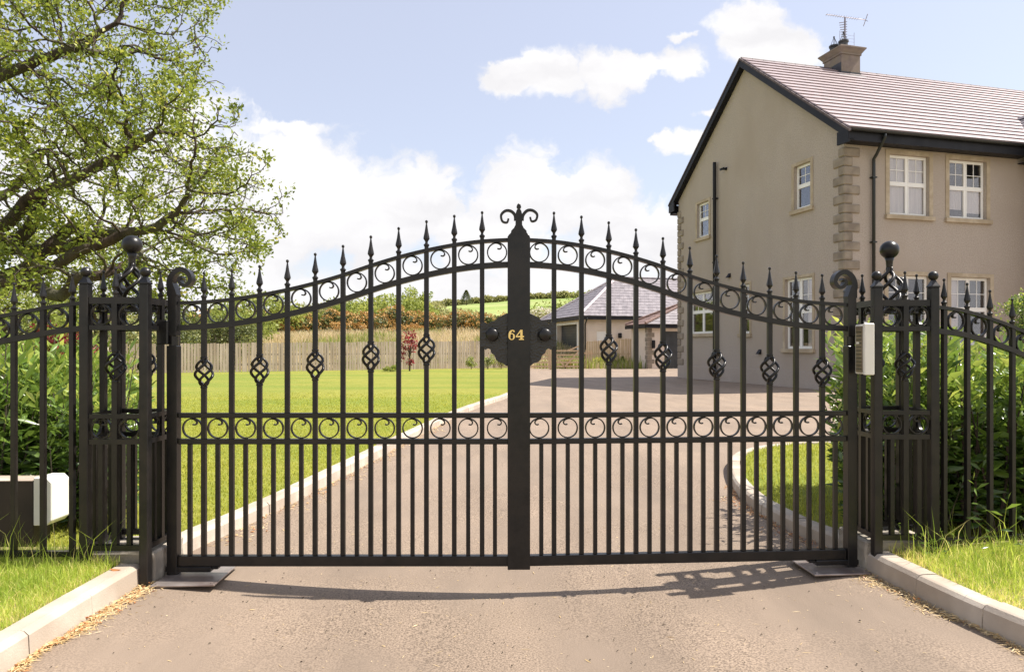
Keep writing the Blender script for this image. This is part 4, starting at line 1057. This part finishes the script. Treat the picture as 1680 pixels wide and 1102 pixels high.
hedge('laurel_hedge', 'glossy laurel hedge behind the right railing, below the house windows', 2.55, 6.6, 4.42, 6.0, lambda x,y: 1.13+.10*math.sin(x*2.6+1)+.07*(y-4.5), 2300, 4, Ls=.185)
hedge('laurel_bush', 'laurel bush just inside the right gate pier, by the small lawn', 2.2, 2.95, 4.42, 5.3, lambda x,y: (.72 if x < 2.45 else 1.02)+.1*math.sin(x*9+y*5), 360, 5, cat='bush')
hedge('laurel_bush', 'thin laurel shoots behind the left gate pier', -3.0, -2.5, 4.45, 4.9, lambda x,y: 1.2, 26, 6, cat='bush')
hedge('laurel_shoots', 'young laurel shoots in the grass in front of the right railing', 2.62, 3.6, 3.7, 3.95, lambda x,y: .45+.2*math.sin(x*7), 16, 8, cat='plant', Ls=.085)
hedge('weed', 'small leafy weed at the foot of the right gate pier', 2.3, 2.42, 3.86, 3.95, lambda x,y: .2, 9, 9, cat='weed', Ls=.06)

def bush(name, label, c, rad, n, leafL, mleaf, cat='bush', group=None, clumps=16, trunk=None, flower=None, seed=0, g=None, hollow=.55, zmin=-9):
    """leaf clumps spread through a lumpy volume; optional trunk and limbs"""
    global rng
    sv = rng; r = np.random.default_rng(seed+100); rng = r
    c = Vector(c); base = Vector((c.x,c.y,trunk if trunk is not None else c.z-rad[2]))
    g = thing(name, base, label, cat, group)
    off = np.array(c-base); rad = np.array(rad)
    q = unit(r.normal(size=(clumps,3))); q[:,2] = q[:,2]*.9+.1
    cc = q*(hollow+.35*r.random((clumps,1)))*rad; cr = (.30+.22*r.random(clumps))*rad.mean()
    k = r.integers(0, clumps, n); v = unit(r.normal(size=(n,3)))*(r.random((n,1))**.4)
    P = cc[k]+v*cr[k,None]*np.array([1,1,.8])*np.minimum(1,rad/rad.mean()); D = unit(v+r.normal(size=(n,3))*.8+np.array([0,0,.2]))
    P = P+off; keep = P[:,2] > .02; P = P[keep]; D = D[keep]; kk = k[keep]; n2 = len(P)
    rn = np.clip(r.random(n2)*.7+(r.random(clumps)*.4)[kk],0,1)
    LL = leafL*(.6+.8*r.random(n2))
    leaves('foliage' if name.endswith('bush') or cat == 'bush' else 'crown', P, D, LL, LL*.6, M[mleaf], g, rnd=rn)
    if flower:
        m = int(n*flower[1]); k = r.integers(0, clumps, m); v = unit(r.normal(size=(m,3))+np.array([.4,-.3,.5])); P = cc[k]+v*cr[k,None]*1.02+off; P = P[P[:,2] > .05]; m = len(P)
        fl_ = r.random(clumps); 
        leaves('blossom', P, r.normal(size=(m,3)), leafL*.8, leafL*.6, M[flower[0]], g)
    tr_ = MB(); hh = off[2]
    if trunk is not None:
        tr_.tube([(0,0,-.1),(rad[0]*.03,0,hh*.5),(0,0,hh)], [rad.mean()*.075,rad.mean()*.055,rad.mean()*.035], 8)
        for i in range(min(clumps,12)): tr_.tube([(0,0,hh*(.5+.04*i)),tuple((off+cc[i]*.5)+np.array([0,0,.1])),tuple(off+cc[i])], [rad.mean()*.03,rad.mean()*.018,rad.mean()*.008], 5)
        tr_.build('trunk', M['bark'], g)
    rng = sv
    return g

# gorse along the back of the meadow
gx = [(-29,64,2.9),(-25.5,63,3.0),(-22.4,65,3.1),(-19.5,63,2.6),(-16.4,64,2.9),(-13.4,63,2.7),(-10.6,65,3.0),(-7.8,63.5,2.6),(-5.0,64,2.5),(-2.6,66,2.2)]
gl_lab = ['gorse bush with orange bloom, leftmost of the row behind the fence','second gorse bush from the left behind the timber fence','third gorse bush from the left behind the timber fence','fourth gorse bush from the left, behind the left gate leaf','fifth gorse bush from the left, behind the left gate leaf','sixth gorse bush from the left, thick with orange bloom','seventh gorse bush from the left, beyond the meadow','eighth gorse bush from the left, beyond the red-leaved sapling','ninth gorse bush from the left, below the pasture','last and darkest gorse bush of the row, nearest the centre post']
for i, (x, y, h) in enumerate(gx):
    z = terrain(x,y); bush('gorse_bush', gl_lab[i], (x,y,z+h*.3), (2.3,1.8,h*.44), 3600, .24, 'leaf_dark', group='gorse bushes behind the meadow', clumps=22, flower=('gorse_flower', .5 if i < 9 else .1), seed=i)
for i, (x, y, h) in enumerate([(-27,61,1.3),(-20.8,60.5,1.2),(-14.9,61,1.3),(-9.2,61,1.2)]):
    z = terrain(x,y); bush('gorse_bush', ['low gorse bush in front of the row, far left','low gorse bush in front of the row, second of four','low orange gorse bush in front of the row, third of four','low gorse bush in front of the row, nearest the red sapling'][i], (x,y,z+h*.33), (1.9,1.2,h*.48), 1700, .2, 'leaf_dark', group='gorse bushes behind the meadow', clumps=14, flower=('gorse_flower',1.2), seed=40+i)
def px_tree(name, label, u, vtop, Y, w, mleaf, n=3000, lf=.3, seed=0, cat='tree', zb=None, frac=.5, flower=None, clumps=18, hollow=.55):
    x = (u-CX)/F*Y; zt = EYE+(HY-vtop)/F*Y; z0 = terrain(x,Y) if zb is None else zb; h = zt-z0
    rz_ = h*frac
    return bush(name, label, (x,Y,zt-rz_), (w,w*.9,rz_), n, lf, mleaf, cat, None, clumps, trunk=z0, seed=seed, flower=flower, hollow=hollow)
px_tree('broadleaf_tree','light green broad tree behind the gorse, left of the centre',645,480,76,4.6,'leaf_mid',5200,.3,51,clumps=30)
px_tree('broadleaf_tree','olive bushy tree behind the gorse, between two taller trees',598,490,78,4.6,'leaf_mid',4800,.3,52,clumps=30)
px_tree('round_tree','small round green tree on the skyline left of the centre post',685,471,96,1.9,'leaf_mid',1700,.3,53,frac=.3)
px_tree('hedgerow_tree','olive hawthorn below the skyline, left of the bare pasture',703,497,82,3.9,'leaf_olive',4600,.3,54,clumps=26)
px_tree('hedgerow_tree','pale olive hawthorn touching the pasture edge',742,503,84,3.6,'leaf_olive',3600,.28,55,clumps=22)
px_tree('hedgerow_tree','dark rounded bush below the pasture',775,520,72,2.8,'leaf_dark',3200,.24,56,clumps=20,cat='bush')
px_tree('hedgerow_tree','dark bush below the pasture beside the centre post',812,522,71,2.7,'leaf_dark',3000,.24,57,clumps=20,cat='bush',flower=('gorse_flower',.3))
px_tree('hedgerow_tree','dark gorse-flecked bush behind the lock plate',852,518,71,2.6,'leaf_dark',3000,.24,67,clumps=20,cat='bush',flower=('gorse_flower',.2))
px_tree('ash_tree','yellow-green spreading tree at the left end of the skyline',540,498,80,5.4,'leaf_olive',4600,.3,58,clumps=28)
px_tree('ash_tree','olive tree beyond the gorse, behind the third basket bar',480,503,78,5.2,'leaf_mid',4200,.3,59,clumps=26)
px_tree('ash_tree','light green willow beyond the fence near the left hinge',425,478,60,4.2,'leaf_mid',4600,.27,60,clumps=26,zb=1.9)
px_tree('ash_tree','pale leafy tree over the fence just right of the left hinge',352,492,48,3.6,'leaf_mid',5200,.2,61,clumps=26,zb=.3,frac=.55)
px_tree('conifer_bush','dark green shrub by the fence right of the left hinge',385,515,44,1.7,'leaf_dark',3000,.16,62,clumps=18,zb=.1,frac=.5,cat='bush')
px_tree('garden_tree','dark tree behind the fence, framed by the left pier',245,478,40,3.2,'leaf_dark',6000,.18,63,clumps=30,zb=.1,frac=.55)
px_tree('garden_tree','dense dark tree at the far left behind the laurels',90,462,30,3.6,'leaf_dark',7000,.15,64,clumps=34,zb=.05,frac=.58)
px_tree('garden_tree','dense green tree at the left edge of the picture',-20,452,26,3.2,'leaf_mid',6500,.14,65,clumps=34,zb=.05,frac=.58)
px_tree('garden_tree','olive tree between the left pier and the far laurels',170,486,33,2.4,'leaf_olive',5000,.15,66,clumps=26,zb=.05,frac=.58)
px_tree('red_maple','dark red maple shrub above the laurels on the left',105,528,17,.75,'leaf_red',2400,.10,68,clumps=18,zb=.08,frac=.45,cat='tree')
px_tree('red_sapling','thin red-leaved sapling in front of the timber fence',672,541,35.5,.48,'leaf_red',430,.13,69,clumps=9,zb=.08,frac=.5,cat='tree')
px_tree('willow_tree','light yellow-green willow beside the garage roof',935,482,62,3.6,'leaf_mid',6500,.22,70,clumps=34,zb=1.5,frac=.6)
px_tree('hawthorn','white-blossomed hawthorn behind the centre post',886,508,60,2.3,'leaf_olive',3600,.2,71,clumps=22,zb=1.8,frac=.6,flower=('blossom',.6))
px_tree('clipped_bush','clipped green bush beside the house wall at the right edge',1678,475,14,.42,'leaf_laurel',2200,.05,72,clumps=20,zb=0,frac=.24,cat='bush')
# conifer on the skyline
def conifer(u, vtop, vbase, Y, lab):
    x = (u-CX)/F*Y; zt = EYE+(HY-vtop)/F*Y; z0 = terrain(x,Y); h = zt-z0
    g = thing('conifer', (x,Y,z0), lab, 'conifer'); n = 2600; t = rng.random(n)**.8; rr = (1-t)**.8*h*.5*(.6+.5*np.sin(t*40)**2)*rng.random(n)**.4; a = rng.random(n)*6.283
    P = np.stack([rr*np.cos(a),rr*np.sin(a),h*(.06+.94*t)],1); D = np.stack([np.cos(a),np.sin(a),.3+a*0],1)
    leaves('crown', P, D, h*.07, h*.03, M['leaf_dark'], g); MB().tube([(0,0,0),(0,0,h*.95)],[h*.03,h*.006],6).build('trunk', M['bark'], g)
conifer(765, 476, 500, 300, 'lone conifer on the skyline hedge left of the centre post')
# hedge on the hill crest
def crest_hedge():
    n = 15000; x = rng.uniform(-60,60,n); cl = np.round(x/3.2)*3.2; y = 368+rng.normal(size=n)*1.2
    z = np.array([terrain(a,368) for a in x]); hh = 2.9+.6*np.sin(x*.31)+.5*np.sin(x*.9+1)
    P = np.stack([x,y,z+hh*rng.random(n)],1)
    o = leaves('field_hedge', P, rng.normal(size=(n,3)), 1.3, .9, M['leaf_olive']); tag(o, 'dark hedge running along the crest of the pasture hill', 'hedge')
crest_hedge()
def line_hedge(name, x0, x1, y0, y1, h, n, lab):
    t = rng.random(n); x = x0+(x1-x0)*t+rng.normal(size=n)*.8; y = y0+(y1-y0)*t+rng.normal(size=n)*.8; z = np.array([terrain(a,b) for a,b in zip(x,y)])
    P = np.stack([x,y,z+h*(.75+.25*np.sin(x*.8))*rng.random(n)],1); o = leaves(name, P, rng.normal(size=(n,3)), .5, .35, M['leaf_olive']); tag(o, lab, 'hedge')
line_hedge('field_hedge', -40, 20, 96, 104, 1.8, 9000, 'olive hedge at the foot of the pasture behind the gorse')
# bed plants
def small(u, Y, h, w, m, lab, seed, z=.1, n=700, lf=.07, nm='flowering_plant', flower=None):
    x = (u-CX)/F*Y; return bush(nm, lab, (x,Y,z+h*.5), (w,w*.8,h*.5), n, lf, m, 'plant', None, 10, trunk=z, seed=seed, flower=flower)
small(982,44.2,.62,.42,'leaf_yellow','bright yellow-green shrub in the bed before the board fence',80)
small(1008,44.4,.8,.4,'leaf_olive','olive shrub in the middle of the bed before the board fence',81)
small(1021,44.2,.62,.16,'leaf_dark','narrow dark upright shrub in the bed before the board fence',82)
small(1055,44.0,.5,.5,'leaf_yellow','yellowish low shrub at the annexe end of the bed',83)
small(1058,44.3,1.85,.32,'leaf_mid','tall climber against the board fence by the annexe',84)
small(928,42.5,.55,.4,'leaf_olive','rusty low shrub behind the right field gate',85,z=0,flower=('gorse_flower',.5))
small(773,38.3,.75,.32,'leaf_mid','rose bush with white flowers before the fence, left one',86,flower=('blossom',.12))
small(800,38.9,.9,.5,'leaf_mid','rose bush with white flowers before the fence, behind the gate bar',87,flower=('blossom',.15))
small(822,39.2,.7,.4,'leaf_olive','small rose bush before the fence, nearest the centre post',88,flower=('blossom',.15))
small(640,34.7,.3,.4,'leaf_mid','low tuft of weeds at the foot of the timber fence',89,nm='weed_tuft')

# birch stem seen through the left pier
bt = thing('birch_tree', (-10.4,17.5,.08), 'slender birch with a pale trunk seen through the left pier', 'tree')
MB().tube([(0,0,0),(.05,0,1.2),(-.05,.02,2.4),(.05,0,4)], [.1,.085,.07,.04], 8).build('trunk', M['birch'], bt)
n = 1800; P = np.stack([rng.normal(size=n)*.8,rng.normal(size=n)*.8,3.6+rng.normal(size=n)*.7],1); leaves('crown', P, rng.normal(size=(n,3)), .1, .06, M['leaf_mid'], bt)

# ------------------------------------------------------------------ the big tree on the left
def big_tree():
    r = np.random.default_rng(23)
    g = thing('spreading_tree', (-8.9,9.3,0), 'large spreading tree with dark limbs and fresh green leaves reaching over the lawn', 'tree')
    O = np.array([-8.9,9.3,0.])
    # where the crown may grow
    na = 5600; A = []
    lobes = [((-7.9,9.3,3.3),(4.35,4.3,4.3)),((-5.0,9.0,3.25),(2.05,2.0,1.5)),((-5.9,8.8,5.3),(1.6,2.2,1.7)),((-7.5,9.5,6.5),(3.6,3.5,2.2)),((-4.9,8.8,4.15),(1.45,1.6,.7))]
    while len(A) < na:
        c, q = lobes[r.choice(5, p=[.48,.18,.12,.14,.08])]; p = r.uniform(-1,1,3)
        d = np.linalg.norm(p)
        if d > 1 or d < .25: continue
        w = np.array(c)+p*np.array(q)
        if w[2] < 1.75+.15*math.sin(w[0]*3) or w[1] < 5.2 : continue
        if w[2] < 2.3 and r.random() < .3: continue
        # irregular voids
        if math.sin(w[0]*2.3+w[2]*1.7)*math.sin(w[1]*1.9+w[2]*2.6+1) > .55: continue
        A.append(w)
    A = np.array(A)
    nodes = [O+np.array([0,0,z]) for z in np.linspace(0,1.6,9)]
    nodes = [n+np.array([.10*i/8,0,0]) for i, n in enumerate(nodes)]; par = list(range(-1,8))
    # a few guided main limbs
    GF = {}
    for tgt in [(-4.1,8.8,3.1),(-4.6,9.0,4.1),(-5.3,8.5,5.1),(-6.7,8.0,6.1),(-5.9,9.4,2.7),(-6.9,8.6,5.6),(-5.2,8.6,2.3),(-6.2,9.2,3.5),(-6.6,8.3,4.9),(-8.6,9.8,6.6),(-10.8,9.6,4.6),(-7.9,7.3,3.6),(-8.2,11.6,4.2),(-5.4,10.0,3.0)]:
        cur = 8; p = nodes[8].copy(); T = np.array(tgt); d = unit((T-p)[None])[0]+np.array([0,0,.5])
        for s in range(60):
            v = T-p; L = np.linalg.norm(v)
            if L < .25: break
            d = unit((.72*d+.28*v/L+r.normal(size=3)*.17)[None])[0]; p = p+d*.16; nodes.append(p.copy()); par.append(cur); cur = len(nodes)-1; GF[cur] = max(.016,.115-.0021*s)
    nodes = np.array(nodes); par = list(par)
    near = np.full(len(A),0); dist = np.full(len(A),1e9)
    def upd(i0):
        nonlocal near, dist
        for i in range(i0, len(nodes)):
            d = np.linalg.norm(A-nodes[i],axis=1); m = d < dist; dist[m] = d[m]; near[m] = i
    upd(0); step = .115
    dirs = {}
    for it in range(150):
        act = dist < 1.6
        if not act.any(): break
        v = unit(A[act]-nodes[near[act]]); acc = {}
        for k, w in zip(near[act], v):
            acc[k] = acc.get(k, 0)+w
        new = []; npar = []
        for k, w in acc.items():
            w = w/(np.linalg.norm(w)+1e-9)
            pd = nodes[k]-nodes[par[k]] if par[k] >= 0 else np.array([0,0,1.]); pd = pd/(np.linalg.norm(pd)+1e-9)
            d = w+.35*pd+r.normal(size=3)*.33; d = d/np.linalg.norm(d); new.append(nodes[k]+d*step); npar.append(k)
        i0 = len(nodes); nodes = np.concatenate([nodes, np.array(new)]); par += npar
        upd(i0); keep = dist > .17; A = A[keep]; near = near[keep]; dist = dist[keep]
        if len(A) < 25 or len(nodes) > 16000: break
    n = len(nodes); par = np.array(par); w = np.zeros(n); kids = np.zeros(n,int)
    for i in range(n-1,-1,-1):
        if kids[i] == 0: w[i] = .0056**2.05
        if par[i] >= 0: w[par[i]] += w[i]; kids[par[i]] += 1
    rad = w**(1/2.05); rad = np.minimum(rad, .30)
    for k_, f_ in GF.items(): rad[k_] = max(rad[k_], f_)
    # limbs as short tapered pieces, thick ones with more sides
    V = []; T = []; nv = 0
    for i in range(1,n):
        p = par[i]; a, b = nodes[p]-O, nodes[i]-O; ra, rb = min(rad[p],rad[i]*1.35), rad[i]; k = 8 if rb > .05 else (5 if rb > .012 else 3)
        t = (b-a)/np.linalg.norm(b-a); u = np.cross(t,[0,0,1.] if abs(t[2]) < .9 else [1.,0,0]); u /= np.linalg.norm(u); q = np.cross(t,u)
        an = np.arange(k)*2*np.pi/k; cs = np.cos(an)[:,None]*u+np.sin(an)[:,None]*q
        V.append(a-t*ra*.25+cs*ra); V.append(b+t*rb*.2+cs*rb)
        for j in range(k):
            j2 = (j+1)%k; T.append((nv+j,nv+j2,nv+k+j2)); T.append((nv+j,nv+k+j2,nv+k+j))
        nv += 2*k
    tri_mesh('trunk', np.concatenate(V), T, M['bark'], g, smooth=True)
    thin = np.where((rad < .0135))[0]; P = []; D = []
    cnt = r.poisson(6.4, len(thin)); q_ = nodes[thin]; cl = .22+2.4*np.clip(.45+.55*np.sin(q_[:,0]*3.6+q_[:,1]*2.1+1.2*np.sin(q_[:,2]*2.7))*np.sin(q_[:,2]*4.9+q_[:,0]*1.7+np.sin(q_[:,1]*3.)),0,1)**1.6
    cnt = np.round(cnt*cl*(1+1.2*(kids[thin] == 0))).astype(int)
    idx = np.repeat(thin, cnt); m = len(idx)
    pd = unit(nodes[idx]-nodes[par[idx]]); off = r.normal(size=(m,3))*.055; P = nodes[idx]-O+off; D = pd*.6+unit(r.normal(size=(m,3)))+np.array([0,0,.25])
    global rng
    sv = rng; rng = r
    LL = .038+.042*r.random(m)
    up = np.tile([0,0,1.],(m,1))+r.normal(size=(m,3))*.5
    leaves('crown', P, D, LL, LL*.62, M['leaf_tree'], g, nrm=up, rnd=np.clip(r.random(m)*.6+.4*np.repeat(r.random(len(thin)),cnt),0,1))
    rng = sv
    print('tree nodes', n, 'leaves', m)
big_tree()

# ------------------------------------------------------------------ sky, sun, camera
SUN_EL = 56; az = R(5.5)     # the sun stands to the right, a little beyond the gate
sd = Vector((math.cos(az)*math.cos(R(SUN_EL)), math.sin(az)*math.cos(R(SUN_EL)), math.sin(R(SUN_EL))))
sun = bpy.data.lights.new('sun','SUN'); sun.energy = 4.2; sun.angle = R(.5); sun.color = (1,.93,.84)
so = bpy.data.objects.new('sun', sun); COL.objects.link(so); so.rotation_euler = sd.to_track_quat('Z','Y').to_euler(); so.location = (20,5,30)
w = bpy.data.worlds.new('World'); scene.world = w; w.use_nodes = True; nt = w.node_tree; L = nt.links.new
for q in list(nt.nodes): nt.nodes.remove(q)
out = N(nt,'ShaderNodeOutputWorld'); bg = N(nt,'ShaderNodeBackground'); sky = N(nt,'ShaderNodeTexSky', sky_type='NISHITA')
sky.sun_disc = False; sky.sun_elevation = R(SUN_EL); sky.sun_rotation = math.pi/2-az; sky.air_density = 1.0; sky.dust_density = 1.6; sky.ozone_density = 1.2; sky.altitude = 50
tc = N(nt,'ShaderNodeTexCoord'); sep = N(nt,'ShaderNodeSeparateXYZ'); L(tc.outputs['Generated'], sep.inputs[0])
def MA(op, a, b=None, c=None, clamp=False):
    n = N(nt,'ShaderNodeMath', operation=op, use_clamp=clamp)
    for i, x in enumerate((a,b,c)):
        if x is None: continue
        if isinstance(x,(int,float)): n.inputs[i].default_value = x
        else: L(x, n.inputs[i])
    return n.outputs[0]
yy = MA('MAXIMUM', MA('ABSOLUTE', sep.outputs[1]), .04); ga = MA('DIVIDE', sep.outputs[0], yy); gb = MA('DIVIDE', sep.outputs[2], yy)
cm0 = N(nt,'ShaderNodeCombineXYZ'); L(ga, cm0.inputs[0]); L(gb, cm0.inputs[1])
wn = N(nt,'ShaderNodeTexNoise'); wn.inputs['Scale'].default_value = 16; wn.inputs['Detail'].default_value = 5; wn.inputs['Roughness'].default_value = .6; L(cm0.outputs[0], wn.inputs['Vector'])
w1 = N(nt,'ShaderNodeVectorMath', operation='SUBTRACT'); L(wn.outputs[1], w1.inputs[0]); w1.inputs[1].default_value = (.5,.5,.5)
w2 = N(nt,'ShaderNodeVectorMath', operation='MULTIPLY'); L(w1.outputs[0], w2.inputs[0]); w2.inputs[1].default_value = (.085,.06,0)
cmb = N(nt,'ShaderNodeVectorMath', operation='ADD'); L(cm0.outputs[0], cmb.inputs[0]); L(w2.outputs[0], cmb.inputs[1])
no = N(nt,'ShaderNodeTexNoise'); no.inputs['Scale'].default_value = 9.5; no.inputs['Detail'].default_value = 9; no.inputs['Roughness'].default_value = .58; no.inputs['Distortion'].default_value = .35; L(cmb.outputs[0], no.inputs['Vector'])
CL = [(480,285,135,85),(600,345,135,95),(690,345,100,78),(790,395,130,70),(860,320,95,82),(960,335,100,82),(1000,400,110,95),(1085,395,75,55),(350,330,230,150),(120,330,260,150),
      (905,122,80,50),(845,130,60,32),(980,120,85,42),(1050,116,70,34),(1110,110,58,36),(1121,64,20,12),(1240,66,82,54),(1290,95,80,62),(1135,232,44,24),(1096,226,20,14),(1230,500,60,60),(470,215,110,20),(1170,184,30,12)]
acc = None
for (u, v, ru, rv) in CL:
    sb_ = N(nt,'ShaderNodeVectorMath', operation='SUBTRACT'); L(cmb.outputs[0], sb_.inputs[0]); sb_.inputs[1].default_value = ((u-CX)/F,(HY-v)/F,0)
    ml = N(nt,'ShaderNodeVectorMath', operation='MULTIPLY'); L(sb_.outputs[0], ml.inputs[0]); ml.inputs[1].default_value = (F/ru,F/rv,0)
    ln = N(nt,'ShaderNodeVectorMath', operation='LENGTH'); L(ml.outputs[0], ln.inputs[0])
    d = MA('SUBTRACT', 1, ln.outputs['Value'])
    if min(ru,rv) < 30: d = MA('MULTIPLY', d, .8)
    acc = d if acc is None else MA('MAXIMUM', acc, d)
back = MA('MULTIPLY', MA('LESS_THAN', sep.outputs[1], 0), .6)
bank = MA('MULTIPLY', MA('SUBTRACT', MA('ADD', .165, back), gb), 6.0)     # cloud bank low over the horizon
acc = MA('MAXIMUM', acc, bank); acc = MA('MAXIMUM', acc, -1.2); acc = MA('MINIMUM', acc, .8)
nz = MA('MULTIPLY', MA('SUBTRACT', no.outputs[0], .5), 2.3)
dens = MA('ADD', acc, nz)
mr = N(nt,'ShaderNodeMapRange', interpolation_type='SMOOTHSTEP'); mr.inputs[1].default_value = -.1; mr.inputs[2].default_value = .34; L(dens, mr.inputs[0])
n2 = N(nt,'ShaderNodeTexNoise'); n2.inputs['Scale'].default_value = 4.2; n2.inputs['Detail'].default_value = 6; mp = N(nt,'ShaderNodeMapping'); mp.inputs['Scale'].default_value = (1,2.6,1); L(cmb.outputs[0], mp.inputs[0]); L(mp.outputs[0], n2.inputs['Vector'])
cr = N(nt,'ShaderNodeValToRGB'); e = cr.color_ramp.elements; e[0].position = .38; e[1].position = .58; e[0].color = (.84,.83,.84,1); e[1].color = (.98,.97,.965,1); L(n2.outputs[0], cr.inputs[0])
SKY_STR = .115
cs = N(nt,'ShaderNodeMix', data_type='RGBA', blend_type='MULTIPLY'); cs.inputs[0].default_value = 1; L(cr.outputs[0], cs.inputs[6]); cs.inputs[7].default_value = (4.75,4.75,4.8,1)
# thin high haze whitens the blue
hz = N(nt,'ShaderNodeMix', data_type='RGBA'); hz.inputs[0].default_value = .5; L(sky.outputs[0], hz.inputs[6]); hz.inputs[7].default_value = (3.85,3.7,3.95,1)
mx = N(nt,'ShaderNodeMix', data_type='RGBA'); L(mr.outputs[0], mx.inputs[0]); L(hz.outputs[2], mx.inputs[6]); L(cs.outputs[2], mx.inputs[7])
L(mx.outputs[2], bg.inputs[0]); bg.inputs[1].default_value = SKY_STR; L(bg.outputs[0], out.inputs[0])

cam = bpy.data.cameras.new('camera'); co = bpy.data.objects.new('camera', cam); COL.objects.link(co)
co.location = (0,0,EYE); co.rotation_euler = (R(90),0,0); cam.sensor_width = 36; cam.lens = F/1680*36; cam.shift_y = 19/1680; cam.clip_end = 6000; cam.clip_start = .05
scene.camera = co
scene.view_settings.view_transform = 'Standard'; scene.view_settings.look = 'None'; scene.view_settings.gamma = 1; scene.view_settings.exposure = 1.0
scene.cycles.max_bounces = 8; scene.cycles.transparent_max_bounces = 12
